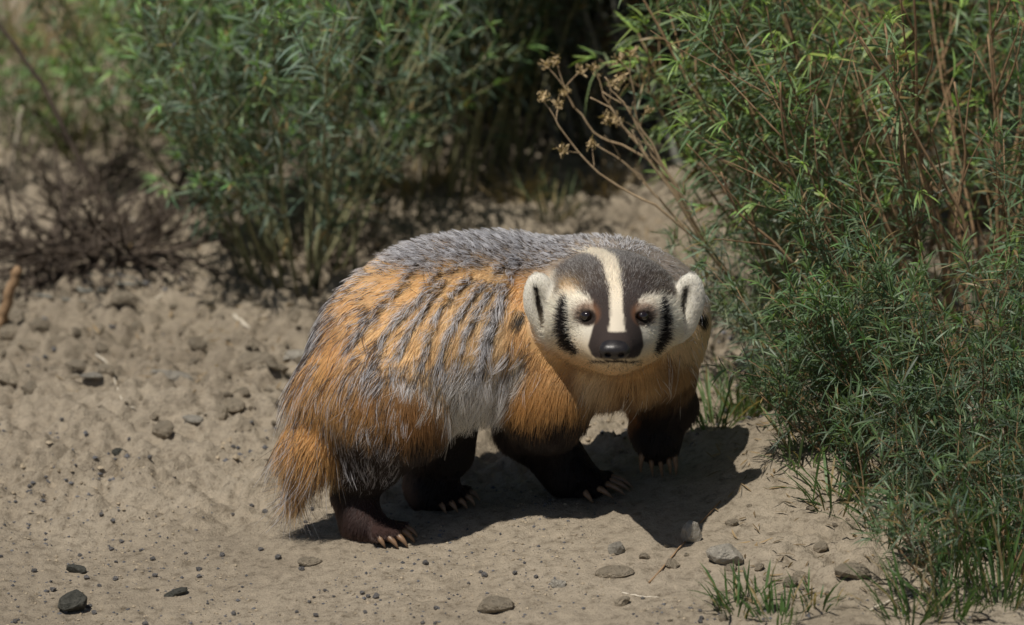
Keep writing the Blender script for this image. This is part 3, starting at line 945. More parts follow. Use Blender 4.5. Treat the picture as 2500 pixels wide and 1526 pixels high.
    if guard:
        tipw = r.uniform(0, 1, n)
        tipc = np.where((tipw < 0.80)[:, None], np.array([0.78, 0.77, 0.80]), np.array([0.10, 0.085, 0.08]))
        rb = u < 960
        tipc = np.where((rb & (tipw > 0.45) & (v > 700))[:, None], np.array([0.03, 0.022, 0.02]), tipc)
        hemm = sstep(860, 950, v) * (u > 1000) * w[:, 0]
        tipc = mix(tipc, (0.90, 0.85, 0.76), hemm * (tipw < 0.85))
        band = np.array([0.025, 0.02, 0.018])
        for k in range(npts):
            s = t[k]
            if s < 0.25: colr[:, k] = c * var * 0.9
            elif s < 0.55: colr[:, k] = mix(np.tile(band, (n, 1)), c, hemm * 0.5)
            else: colr[:, k] = tipc * var
    else:
        # nape and crown hairs are agouti: pale tips on some
        ag = (r.uniform(0, 1, n) < 0.35) * np.clip(w[:, 1] * sstep(735, 690, v) + w[:, 0] * sstep(0.4, 0.8, Nn[:, 2]), 0, 1)
        blz = c.sum(1) > 1.6
        ag = np.where(blz, 0, ag)
        for k in range(npts):
            if t[k] > 0.6: colr[:, k] = mix(colr[:, k], (0.50, 0.48, 0.46), ag * 0.8)
        tb = (r.uniform(0, 1, n) < 0.22) * w[:, 4]
        for k in range(npts):
            if t[k] > 0.55: colr[:, k] = mix(colr[:, k], DARK, tb)
    rad = radius * r.uniform(0.8, 1.25, n)[:, None] * (1.0 - 0.82 * t[None] ** 1.5)
    rad = rad * np.where((w[:, 1] + w[:, 2] + w[:, 5] > 0.5), 0.80, 1.0)[:, None]
    hcv = bpy.data.hair_curves.new(name)
    hcv.add_curves([npts] * n)
    hcv.attributes['position'].data.foreach_set('vector', (pts - BASE).astype(np.float32).ravel())
    ra = hcv.attributes.get('radius') or hcv.attributes.new('radius', 'FLOAT', 'POINT')
    ra.data.foreach_set('value', rad.astype(np.float32).ravel())
    c4 = np.ones((n, npts, 4), np.float32); c4[..., :3] = np.clip(colr, 0.003, 0.93)
    co = hcv.attributes.new('col', 'FLOAT_COLOR', 'POINT')
    co.data.foreach_set('color', c4.ravel())
    hcv.materials.append(M['hair'])
    o = bpy.data.objects.new(name, hcv)
    link(o, body); o['kind'] = 'stuff'
    return o
fr = np.random.default_rng(3)
def w_under(tri):
    q = vw[tri[:, 0]]
    return q[:, 0] * 1.0 + q[:, 1] * 2.6 + q[:, 2] * 3.0 + q[:, 3] * 2.0 + q[:, 4] * 1.5 + q[:, 5] * 3.0
def w_guard(tri):
    q = vw[tri[:, 0]]
    return q[:, 0] + q[:, 3] * 0.7 + q[:, 4] * 1.0
grow('underfur', 215000, w_under, fr, False, 5, 0.30, 7000, 0.00036)
grow('guard_hair', 140000, w_guard, fr, True, 6, 0.80, 3000, 0.00036)
grow('shaggy_locks', 60000, w_guard, fr, True, 7, 0.93, 650, 0.00036, True)

# ---- eyes, nose, claws
def sphere(c, r, seg=20, ring=12):
    v = []; f = []
    for i in range(ring + 1):
        th = math.pi * i / ring
        for j in range(seg):
            ph = 2 * math.pi * j / seg
            v.append((c[0] + r[0] * math.sin(th) * math.cos(ph), c[1] + r[1] * math.sin(th) * math.sin(ph), c[2] + r[2] * math.cos(th)))
    for i in range(ring):
        for j in range(seg):
            k = (j + 1) % seg
            f.append((i * seg + j, (i + 1) * seg + j, (i + 1) * seg + k, i * seg + k))
    return np.array(v), f
for e in (eyeL, eyeR):
    v, f = sphere(e + np.array([0, 0.0045, 0.0]), (0.0074, 0.0072, 0.0064))
    mobj('eye', v, f, M['eye'], badger)
nc = W(1500, 853, -0.252)
npr = [ell(nc, (0.0165, 0.0125, 0.0105), 0.004), ell(nc + [-0.0085, -0.001, -0.001], (0.0095, 0.0095, 0.0088), 0.004),
       ell(nc + [0.0085, -0.001, -0.001], (0.0095, 0.0095, 0.0088), 0.004), ell(nc + [0, 0.012, 0.006], (0.0145, 0.014, 0.0085), 0.006),
       ell(nc + [0, 0.002, -0.009], (0.006, 0.008, 0.006), 0.004),
       ell(nc + [-0.0078, -0.0100, -0.0035], (0.0036, 0.0055, 0.0028), 0.002, neg=True), ell(nc + [0.0078, -0.0100, -0.0035], (0.0036, 0.0055, 0.0028), 0.002, neg=True)]
v, f = polygonise(npr, 0.0009, 0.004)
mobj('nose', v, f, M['nose'], badger)
for pb, tp, pc in claws:
    mid = (pb + tp) / 2; out = unit(pb - pc); out[2] = 0.4
    t = np.linspace(0, 1, 8)[:, None]
    ctl = mid + unit(out) * 0.0045 + np.array([0, -0.001, 0.0035])
    p0 = pb + unit(pc - pb) * 0.003
    pts = (1 - t) ** 2 * p0 + 2 * t * (1 - t) * ctl + t ** 2 * tp
    b = Buf(); b.tube(pts, np.array([0.0044, 0.0044, 0.0042, 0.0038, 0.0033, 0.0026, 0.0017, 0.0006]), sides=7)
    b.build('claw', M['claw'], badger)

#VEGETATION
# ------------------------------------------------------------------ leafy shrubs
def gb(px, py):
    p = ground_hit(px, py); return (float(p[0]), float(p[1]))
RG = 'leafy shrubs to the right of the badger'
shrub('leafy_shrub', 'tall green shrub with curved pale leaves and bare brown stems leaning over the badger', 'shrub', RG,
      gb(2060, 800), 26, 0.56, 0.50, (-0.50, 0.04, 0), (0.046, 0.0050), 150, (0.095, 0.165, 0.075), (0.22, 0.34, 0.08), 0.07, 5, seed=1, single=220, bend=(0.20, 0, 0.45), curl=0.7, bare=0.15)
shrub('leafy_shrub', 'broad dense green shrub on the mound, its brown stems fanning upwards', 'shrub', RG,
      gb(2330, 920), 36, 0.66, 0.55, (-0.34, 0.0, 0), (0.043, 0.0046), 185, (0.072, 0.135, 0.060), (0.18, 0.30, 0.07), 0.11, 5, seed=2, single=200, bend=(0.1, 0, 0.3), start=0.28, stem_r=0.0032, bare=0.18, curl=0.5)
shrub('leafy_shrub', 'dark green shrub with dry orange stems filling the gap behind the broad shrub', 'shrub', RG,
      gb(2250, 660), 28, 0.58, 0.6, (-0.10, 0.0, 0), (0.040, 0.0046), 190, (0.060, 0.115, 0.055), (0.11, 0.20, 0.06), 0.12, 5, seed=3, bare=0.15)
shrub('leafy_shrub', 'low feathery shrub with thin grass-like leaves at the foot of the mound', 'shrub', RG,
      gb(2440, 1120), 34, 0.40, 0.8, (-0.38, 0.0, 0), (0.034, 0.0034), 260, (0.060, 0.115, 0.05), (0.09, 0.17, 0.05), 0.10, 4, seed=4, stem_mat='stem_brown', stem_r=0.0016)
shrub('leafy_shrub', 'tall upright green shrub standing furthest behind the mound', 'shrub', RG,
      gb(2480, 580), 26, 0.60, 0.5, (0.0, 0.0, 0), (0.036, 0.0048), 190, (0.060, 0.115, 0.050), (0.10, 0.20, 0.05), 0.12, 5, seed=5)
shrub('leafy_shrub', 'small sprawling sprig with fine leaves reaching towards the raised paw', 'shrub', RG,
      gb(2000, 930), 18, 0.27, 0.8, (-0.55, 0.0, 0), (0.034, 0.0036), 220, (0.085, 0.14, 0.08), (0.13, 0.20, 0.09), 0.05, 4, seed=6, stem_mat='stem_green', stem_r=0.0016)
shrub('leafy_shrub', 'small green shrub drooping over the slope beside the shaded sand', 'shrub', RG,
      gb(2190, 1070), 22, 0.26, 0.8, (-0.2, -0.05, 0), (0.032, 0.0034), 230, (0.060, 0.12, 0.05), (0.10, 0.19, 0.055), 0.06, 4, seed=7, stem_mat='stem_brown', stem_r=0.0016)
for i, (px, py, h, lab) in enumerate([
        (2330, 1180, 0.24, 'wispy low shrub of thin dark leaves halfway down the slope'),
        (2470, 1290, 0.26, 'wispy low shrub of thin dark leaves below the feathery shrub'),
        (2390, 1420, 0.17, 'wispy low shrub of thin dark leaves at the bottom of the slope'),
        (2110, 1130, 0.15, 'wispy small shrub of thin dark leaves at the top of the bare slope')]):
    shrub('wispy_shrub', lab, 'shrub', 'wispy shrubs on the slope', gb(px, py), 22, h, 0.9, (-0.35, -0.05, 0), (0.036, 0.0028), 230,
          (0.050, 0.095, 0.045), (0.075, 0.14, 0.05), 0.07, 4, seed=60 + i, stem_mat='stem_brown', stem_r=0.0013)
# left and far shrubs
LG = 'green shrubs behind the badger'
shrub('leafy_shrub', 'large rounded green shrub growing from the bank behind the badger\'s rump', 'shrub', LG,
      gb(740, 690), 40, 0.62, 0.62, (-0.03, 0.0, 0), (0.038, 0.0054), 150, (0.075, 0.125, 0.075), (0.12, 0.22, 0.07), 0.09, 5, seed=8, stem_r=0.0026, start=0.12, stem_mat='stem_green', lum=1.9)
shrub('leafy_shrub', 'sparser green shrub leaning out between the rounded shrub and the dead brush', 'shrub', LG,
      gb(560, 500), 20, 0.52, 0.6, (-0.12, 0.0, 0), (0.034, 0.0058), 160, (0.080, 0.145, 0.065), (0.13, 0.23, 0.07), 0.08, 5, seed=9, stem_mat='stem_green', lum=1.9)
shrub('leafy_shrub', 'dark shaded shrub with thin upright stems behind the badger\'s back', 'shrub', LG,
      gb(1010, 480), 24, 0.66, 0.45, (0.0, 0.0, 0), (0.038, 0.0066), 185, (0.050, 0.090, 0.050), (0.09, 0.17, 0.06), 0.12, 5, seed=10, stem_mat='stem_green')
shrub('leafy_shrub', 'deep green shrub with drooping leaves behind the dry seed stalks', 'shrub', LG,
      gb(1200, 400), 22, 0.66, 0.45, (0.0, 0.05, 0), (0.038, 0.0066), 190, (0.042, 0.078, 0.044), (0.08, 0.15, 0.06), 0.14, 5, seed=12, stem_mat='stem_green')
shrub('leafy_shrub', 'grey-green bushy shrub in shade with bare grey lower stems', 'shrub', LG,
      gb(1600, 330), 22, 0.7, 0.55, (0.0, 0.05, 0), (0.030, 0.0046), 130, (0.060, 0.085, 0.065), (0.09, 0.13, 0.07), 0.14, 6, seed=13, stem_mat='trunk_grey', stem_r=0.0045)
shrub('leafy_shrub', 'pale green shrub far back beyond the dead brush', 'shrub', LG,
      gb(290, 330), 14, 0.28, 0.7, (0.0, 0.0, 0), (0.034, 0.0054), 150, (0.075, 0.14, 0.05), (0.13, 0.22, 0.06), 0.12, 5, seed=14, stem_mat='stem_green', lum=1.8)
shrub('leafy_shrub', 'low green shrub far back beside the pale upright stick', 'shrub', LG,
      gb(10, 400), 14, 0.20, 0.8, (0.0, 0.0, 0), (0.032, 0.0052), 180, (0.070, 0.13, 0.05), (0.11, 0.2, 0.06), 0.08, 4, seed=15, stem_mat='stem_green', lum=1.8)
for i, (px, py, h, st, lab) in enumerate([
        (850, 250, 0.9, 30, 'tall dark green bush in the back row above the rounded shrub'),
        (1150, 220, 1.0, 30, 'tall dark bush in the back row behind the deep green shrub'),
        (1480, 190, 1.0, 28, 'tall shaded bush in the back row behind the grey trunks'),
        (1800, 300, 0.9, 30, 'tall dark bush in the back row above the leaning shrub'),
        (2150, 280, 0.9, 30, 'tall green bush in the back row behind the mound shrubs'),
        (560, 180, 0.6, 22, 'tall bright green bush in the back row near the bare tan ground')]):
    shrub('tall_bush', lab, 'bush', 'tall bushes in the back row', gb(px, py), st, h, 0.55, (0, 0, 0), (0.044, 0.0095), 165,
          (0.055, 0.10, 0.047), (0.09, 0.17, 0.055), 0.16, 6, seed=20 + i, stem_r=0.004)
# leaning grey trunks in the shade
for i, (pts, r0) in enumerate([([(1600, 430), (1545, 300), (1490, 170), (1420, 30), (1380, -60)], 0.011),
                               ([(1500, 430), (1450, 330), (1400, 220), (1350, 120), (1290, -40)], 0.008),
                               ([(1680, 420), (1620, 280), (1570, 150), (1530, 20), (1500, -60)], 0.007)]):
    y0 = gb(pts[0][0], pts[0][1])[1]
    P = [ground_hit(*pts[0]) - np.array([0, 0, 0.01])] + [W(px, py, y0 + 0.05 * k) for k, (px, py) in enumerate(pts) if k > 0]
    b = Buf(); tt = np.linspace(0, 1, 14); P = np.array(P)
    Q = at_curve(P, tt)[0] + rng.normal(0, 0.003, (14, 3)); Q[0] = P[0]
    b.tube(Q, r0, r0 * 0.6, 8)
    root = empty('leafless_tree', P[0])
    b.build('trunk', M['trunk_grey'], root)
    for k in range(3):
        t = np.array([0.35 + 0.2 * k]); p, tg = at_curve(Q, t)
        bb = Buf(); bb.tube(curve_pts(p[0], unit(tg[0] + unit(rng.normal(0, 1, 3)) * 0.7), 0.16, 6, 0.2), r0 * 0.35, r0 * 0.12, 5)
        bb.build('branch', M['trunk_grey'], root)
    props(root, ['thickest bare grey trunk leaning back in the deep shade', 'bare grey trunk leaning back beside the thickest one', 'thinnest bare grey trunk leaning back in the shade'][i], 'dead tree', 'bare grey trunks in the shade')

# ------------------------------------------------------------------ dry seed stalks
def stick_obj(name, label, cat, px_pts, Y, r0, r1, mat, group=None, on_ground=False, yvar=0.0, n=14):
    if on_ground:
        P = np.array([ground_hit(*p) + np.array([0, 0, r0 * 0.8]) for p in px_pts])
    else:
        P = np.array([W(p[0], p[1], Y + yvar * k) for k, p in enumerate(px_pts)])
    Q = at_curve(P, np.linspace(0, 1, n))[0]
    Q = Q + np.random.default_rng(int(abs(px_pts[0][0] * 7 + px_pts[0][1]))).normal(0, r0 * 0.25, Q.shape)
    b = Buf(); b.tube(Q, r0, r1, 6)
    o = b.build(name, M[mat], None, True, off=P[0])
    props(o, label, cat, group)
    return o
dbase = ground_hit(1960, 905)
ys = float(dbase[1])
dry = empty('dry_stalk_plant', dbase)
props(dry, 'dead tan weed with thin bare stalks and fluffy seed heads before the dark gap', 'dead weed')
R0 = [(1960, 905), (1830, 740), (1730, 610)]
DP = [R0 + q for q in (
    [(1650, 470), (1582, 383), (1498, 347), (1454, 331), (1422, 287), (1390, 239), (1370, 191), (1358, 144)],
    [(1600, 500), (1530, 470), (1470, 427), (1414, 375), (1370, 319), (1342, 271), (1322, 235)],
    [(1640, 450), (1570, 370), (1510, 295), (1474, 239), (1462, 191), (1454, 168)],
    [(1640, 440), (1580, 360), (1552, 280), (1548, 223), (1538, 183), (1514, 148)],
    [(1650, 460), (1590, 350), (1520, 250), (1494, 222), (1478, 190)],
    [(1640, 470), (1590, 400), (1540, 330), (1490, 262), (1440, 236)],
    [(1620, 500), (1560, 430), (1530, 400), (1455, 355)],
    [(1650, 450), (1600, 380), (1560, 320), (1535, 262), (1470, 225)])]
heads = []
for k, pl in enumerate(DP):
    yy = ys + rng.uniform(-0.10, 0.02)
    P = np.array([ground_hit(*pl[0])] + [W(p[0], p[1], ys + (yy - ys) * min(1, j / 3)) for j, p in enumerate(pl) if j > 0])
    Q = at_curve(P, np.linspace(0, 1, 22))[0] + rng.normal(0, 0.0009, (22, 3))
    b = Buf(); b.tube(Q, 0.0022, 0.0008, 5)
    ends = [Q[-1]]
    for m in range(3 if k < 4 else 2):
        t = np.array([rng.uniform(0.55, 0.93)]); p, tg = at_curve(Q, t)
        br = curve_pts(p[0], unit(tg[0] + unit(rng.normal(0, 1, 3)) * 0.8), rng.uniform(0.02, 0.05), 5, 0.15)
        b.tube(br, 0.0010, 0.0005, 4); ends.append(br[-1])
    b.build('stalk', M['stem_tan'], dry)
    if k < 4:
        for e in ends:
            n = 34; dd = unit(rng.normal(0, 1, (n, 3)) + np.array([0, 0, 0.5]))
            v, f = leaf_geo(e + rng.normal(0, 0.003, (n, 3)), dd, unit(rng.normal(0, 1, (n, 3))), rng.uniform(0.004, 0.010, n), np.full(n, 0.0022), np.zeros(n))
            cc = np.array([0.52, 0.40, 0.24]) * rng.uniform(0.6, 1.3, (n, 1))
            mobj('seed_head', v, f, M['straw'], dry, True, np.repeat(cc, 9, 0))

DSG = 'bare orange-brown stems standing in front of the right shrubs'
for i, (pl, lab) in enumerate([
        ([(2170, 1010), (2120, 800), (2085, 652), (2020, 560), (1964, 485), (1925, 400), (1909, 303), (1905, 200)], 'long forked orange-brown stem leaning up through the green leaves'),
        ([(2180, 1010), (2030, 760), (1900, 600), (1800, 520), (1760, 420)], 'orange-brown stem bending low towards the badger\'s shoulder'),
        ([(2300, 1010), (2240, 700), (2160, 540), (2080, 440), (2050, 330), (2000, 240)], 'pale brown stem arching up behind the forked stem'),
        ([(2420, 1050), (2400, 760), (2350, 520), (2250, 360), (2170, 200), (2100, 90)], 'tall brown stem rising through the broad dense shrub'),
        ([(2340, 1010), (2300, 800), (2330, 560), (2360, 380), (2330, 200)], 'straight brown stem rising out of the broad dense shrub'),
        ([(2060, 960), (1980, 800), (1890, 690), (1840, 560), (1830, 430), (1800, 330)], 'thin tan stem rising beside the badger\'s ear')]):
    p0 = ground_hit(*pl[0]); y0 = float(p0[1])
    P = np.array([p0 - np.array([0, 0, 0.004])] + [W(p[0], p[1], y0 - 0.012 * k) for k, p in enumerate(pl) if k > 0])
    Q = at_curve(P, np.linspace(0, 1, 26))[0]; Q[1:-1] = (Q[:-2] + Q[1:-1] * 2 + Q[2:]) / 4
    root = empty('leafless_plant', p0); props(root, lab, 'dead plant', DSG)
    b = Buf(); b.tube(Q, 0.0030, 0.0013, 6); b.build('stalk', M['stem_brown'], root)
    for m in range(4):
        p, tg = at_curve(Q, np.array([0.35 + 0.15 * m]))
        br = curve_pts(p[0], unit(tg[0] + unit(rng.normal(0, 1, 3)) * 0.6), rng.uniform(0.06, 0.14), 7, 0.15)
        bb = Buf(); bb.tube(br, 0.0014, 0.0006, 5); bb.build('side_branch', M['stem_brown'], root)

# ------------------------------------------------------------------ dead brush on the left
def brush(label, base, n, H, spread, seed, lean=(0, 0, 0), mat='twig_dark', r0=0.003):
    r = np.random.default_rng(seed)
    z = float(G(*base)); root = empty('dead_brush', (base[0], base[1], z)); props(root, label, 'dead brush', 'heaps of dead twigs on the bank')
    for s in range(n):
        az = r.uniform(0, 2 * np.pi)
        d = np.array([math.cos(az) * spread, math.sin(az) * spread, r.uniform(0.05, 0.7)]) + np.asarray(lean)
        bx, by = base[0] + math.cos(az) * 0.03 * r.uniform(0, 1), base[1] + math.sin(az) * 0.03 * r.uniform(0, 1)
        m = curve_pts((bx, by, float(G(bx, by))), d, H * r.uniform(0.5, 1.2), 9, 0.35, (0, 0, -0.2), r)
        m[:, 2] = np.maximum(m[:, 2], G(m[:, 0], m[:, 1]) + 0.003)
        b = Buf(); rr = r0 * r.uniform(0.5, 1.4); b.tube(m, rr, rr * 0.3, 5)
        for t in range(6):
            p, tg = at_curve(m, np.array([r.uniform(0.2, 0.95)]))
            br = curve_pts(p[0], unit(tg[0] + unit(r.normal(0, 1, 3)) * 0.9), H * r.uniform(0.15, 0.4), 6, 0.3, (0, 0, 0), r)
            br[:, 2] = np.maximum(br[:, 2], G(br[:, 0], br[:, 1]) + 0.002)
            b.tube(br, rr * 0.45, rr * 0.15, 4)
            p, tg = at_curve(br, np.array([0.5]))
            b2 = curve_pts(p[0], unit(tg[0] + unit(r.normal(0, 1, 3)) * 0.9), H * 0.15, 5, 0.3, (0, 0, 0), r)
            b.tube(b2, rr * 0.25, rr * 0.1, 4)
        b.build('twig', M[mat], root)
    return root
brush('dense tangled heap of dead brown twigs at the foot of the long dark stem', gb(300, 610), 34, 0.20, 0.8, 1, (-0.25, 0, 0), 'twig_dark', 0.0040)
brush('flat spread of thin dead twigs over the dirt bank', gb(110, 640), 28, 0.22, 0.9, 2, (0.1, 0, 0.0), 'twig_dark', 0.0040)
brush('bristly reddish dead twigs behind the tangled heap', gb(180, 480), 24, 0.20, 0.7, 3, (0.1, 0, 0.2), 'twig_dark', 0.0022)
brush('low dead twigs lying under the edge of the rounded shrub', gb(800, 660), 14, 0.14, 0.9, 4, (0, 0, 0), 'twig_dark', 0.002)
yL = gb(290, 640)[1]
stick_obj('leafless_plant', 'long dark bare stem rising diagonally from the dead twigs', 'dead plant', [(296, 650), (272, 560), (235, 470), (200, 400), (150, 290), (100, 200), (40, 110), (-20, 40), (-60, -30)], yL, 0.0052, 0.0028, 'twig_dark', None, False, 0.006)
stick_obj('leafless_plant', 'thin dark stem crossing behind the pale upright stick', 'dead plant', [(230, 430), (150, 330), (60, 260), (0, 215), (-40, 180)], gb(230, 430)[1], 0.0026, 0.0016, 'twig_dark', None, False, 0.0)
stick_obj('pale_stick', 'pale barkless stick standing upright beside the dead brush', 'stick', [(18, 452), (32, 390), (46, 320), (52, 262)], gb(18, 452)[1], 0.0042, 0.0032, 'stem_pale')
stick_obj('brown_stick', 'thick brown broken stick poking up from the dirt bank', 'stick', [(-10, 812), (10, 760), (30, 705), (46, 656)], gb(0, 806)[1], 0.0085, 0.0065, 'stem_brown')
stick_obj('fallen_deadwood', 'dark fallen branch lying along the dirt below the twig heap', 'branch', [(60, 712), (130, 690), (210, 668), (300, 648), (390, 650)], 0, 0.0095, 0.004, 'twig_dark', None, True)
stick_obj('fallen_deadwood', 'dark thin fallen branch lying across the upper bank', 'branch', [(0, 605), (90, 600), (190, 612), (270, 640)], 0, 0.0065, 0.0035, 'twig_dark', None, True)
stick_obj('pale_twig', 'long pale dry twig lying below the edge of the rounded shrub', 'twig', [(340, 748), (400, 725), (470, 718), (540, 712)], 0, 0.0026, 0.0016, 'stem_pale', None, True)
stick_obj('pale_twig', 'short straight pale twig pointing at the dark hollow', 'twig', [(572, 776), (595, 795), (622, 822)], 0, 0.0034, 0.0022, 'stem_pale', None, True)
stick_obj('pale_twig', 'thin curved pale twig lying on the open dirt bank', 'twig', [(235, 868), (262, 890), (280, 930), (300, 985), (328, 1000)], 0, 0.0020, 0.0010, 'stem_pale', None, True)
stick_obj('dark_twig', 'thin brown twig lying on the sand below the mound', 'twig', [(1585, 1425), (1650, 1350), (1700, 1290), (1760, 1225)], 0, 0.0013, 0.0008, 'stem_brown', None, True)
stick_obj('dry_straw', 'long pale straw lying by the front grass tufts', 'straw', [(2125, 1492), (2190, 1462), (2260, 1440), (2310, 1430)], 0, 0.0018, 0.0010, 'stem_pale', None, True)
stick_obj('dry_straw', 'thin pale straw lying on bare sand near the thin brown twig', 'straw', [(1520, 1450), (1560, 1458), (1610, 1462)], 0, 0.0014, 0.0008, 'stem_pale', None, True)
stick_obj('pale_twig', 'grey twig lying across the heap of dead twigs', 'twig', [(270, 545), (330, 540), (400, 560)], 0, 0.0030, 0.0018, 'stem_pale', None, True)

# ------------------------------------------------------------------ grass tufts
GT = 'green grass tufts'
for i, (px, py, n, L, lab) in enumerate([
        (1745, 1045, 60, 0.085, 'pale green grass tuft beside the raised front paw'),
        (1810, 1020, 60, 0.090, 'pale green grass tuft at the edge of the badger\'s shadow'),
        (1880, 1000, 40, 0.085, 'green grass tuft on the mound above the shadow tip'),
        (1960, 1120, 34, 0.075, 'thin green grass tuft on the shaded side of the mound'),
        (2060, 1080, 40, 0.085, 'fine green grass tuft on top of the mound')]):
    tuft('grass_tuft', lab, 'grass', GT, gb(px, py), n, L, 0.0026, 0.55, (0.13, 0.20, 0.085), 0.18, 0.028, i)
GF = 'grass tufts in the foreground'
for i, (px, py, n, L, lab) in enumerate([
        (1800, 1490, 34, 0.060, 'bright green grass tuft at the lower edge beside the bare sand'),
        (1900, 1515, 34, 0.055, 'low green grass tuft growing beside the long pale straw'),
        (1990, 1470, 24, 0.045, 'sparse green grass blades between the straw and the clods'),
        (2230, 1520, 44, 0.090, 'dark green upright grass tuft at the lower edge near the straw'),
        (2330, 1500, 44, 0.090, 'dark green upright grass tuft among clods under the feathery shrub'),
        (2440, 1480, 60, 0.120, 'tall dark grass tuft at the foot of the feathery shrub'),
        (2400, 1340, 50, 0.120, 'wispy dark grass tuft on the slope under the feathery shrub'),
        (2260, 1270, 40, 0.100, 'wispy grass tuft halfway up the slope of the mound'),
        (2480, 1250, 60, 0.140, 'tall wispy grass tuft leaning out of the feathery shrub'),
        (2110, 1240, 26, 0.070, 'thin dry grass tuft on the bare slope of the mound'),
        (2340, 1400, 60, 0.120, 'thick dark grass tuft spilling down from the wispy shrubs'),
        (2170, 1330, 36, 0.080, 'short dark grass tuft at the edge of the bare slope'),
        (2480, 1390, 60, 0.130, 'thick dark grass tuft crowding the bottom of the slope'),
        (2040, 1170, 30, 0.080, 'drooping grass tuft at the shaded crest of the mound'),
        (1850, 1450, 26, 0.050, 'short bright grass tuft beside the large pale angular stone')]):
    tuft('grass_tuft', lab, 'grass', GF, gb(px, py), n, L, 0.0028, 0.6, (0.075, 0.14, 0.045), 0.15, 0.03, 40 + i)
DG = 'dry grass clumps behind the badger'
for i, (px, py, n, L, c, lab) in enumerate([
        (1265, 480, 80, 0.07, (0.38, 0.29, 0.16), 'small straw-coloured grass clump on bare ground behind the badger\'s back'),
        (1350, 530, 70, 0.07, (0.09, 0.12, 0.06), 'dark green grass clump directly behind the badger\'s nape'),
        (1010, 470, 60, 0.07, (0.38, 0.29, 0.16), 'straw-coloured grass clump at the foot of the dark shaded shrub'),
        (420, 330, 90, 0.16, (0.30, 0.25, 0.12), 'tall straw-coloured grass clump far back between two green shrubs'),
        (130, 210, 120, 0.16, (0.28, 0.25, 0.13), 'straw-coloured grass clump far back on the bare tan ground'),
        (40, 130, 120, 0.16, (0.20, 0.20, 0.10), 'olive grass clump furthest back at the edge of the bare ground'),
        (240, 90, 120, 0.16, (0.22, 0.23, 0.10), 'olive grass clump far back under the tall bright bush'),
        (170, 380, 110, 0.12, (0.16, 0.19, 0.09), 'olive grass clump behind the bristly reddish twigs'),
        (60, 300, 90, 0.12, (0.14, 0.18, 0.08), 'green grass clump crossed by the thin dark stem'),
        (1000, 130, 160, 0.22, (0.40, 0.29, 0.14), 'bushy tan dried grass clump high up among the dark bushes'),
        (1480, 470, 60, 0.06, (0.30, 0.22, 0.13), 'short brown grass clump under the dry seed stalks')]):
    tuft('grass_clump', lab, 'grass', DG, gb(px, py), n, L, 0.0024, 0.7, c, 0.3, 0.035, 70 + i, 'straw')

# ------------------------------------------------------------------ stones
def rock_mesh(name, seed, mat, flat=0.6, sub=2, ang=0.25):
    import bmesh
    bm = bmesh.new(); bmesh.ops.create_icosphere(bm, subdivisions=sub, radius=1.0)
    r = np.random.default_rng(seed)
    planes = unit(r.normal(0, 1, (9, 3))); dist = r.uniform(0.55, 0.95, 9)
    for v in bm.verts:
        p = np.array(v.co)
        for n_, d_ in zip(planes, dist):
            e = p @ n_ - d_
            if e > 0: p = p - n_ * e
        p = p * (1 + r.normal(0, 0.03))
        v.co = (p[0], p[1], p[2] * flat)
    me = bpy.data.meshes.new(name); bm.to_mesh(me); bm.free()
    me.materials.append(M[mat])
    return me
def rock(name, label, px, py, size, mat, seed, flat=0.6, group=None, me=None, rz=None, tilt=0.2, sink=0.3, cat='stone', stretch=(1, 1, 1)):
    p = ground_hit(px, py)
    me = me or rock_mesh(name, seed, mat, flat)
    o = bpy.data.objects.new(name, me)
    r = random.Random(seed)
    o.location = (p[0], p[1], float(G(p[0], p[1])) + size * flat * (0.75 - sink))
    o.rotation_euler = (r.uniform(-tilt, tilt), r.uniform(-tilt, tilt), rz if rz is not None else r.uniform(0, 6.28))
    o.scale = (size * stretch[0], size * stretch[1], size * stretch[2])
    link(o); props(o, label, cat, group)
    return o
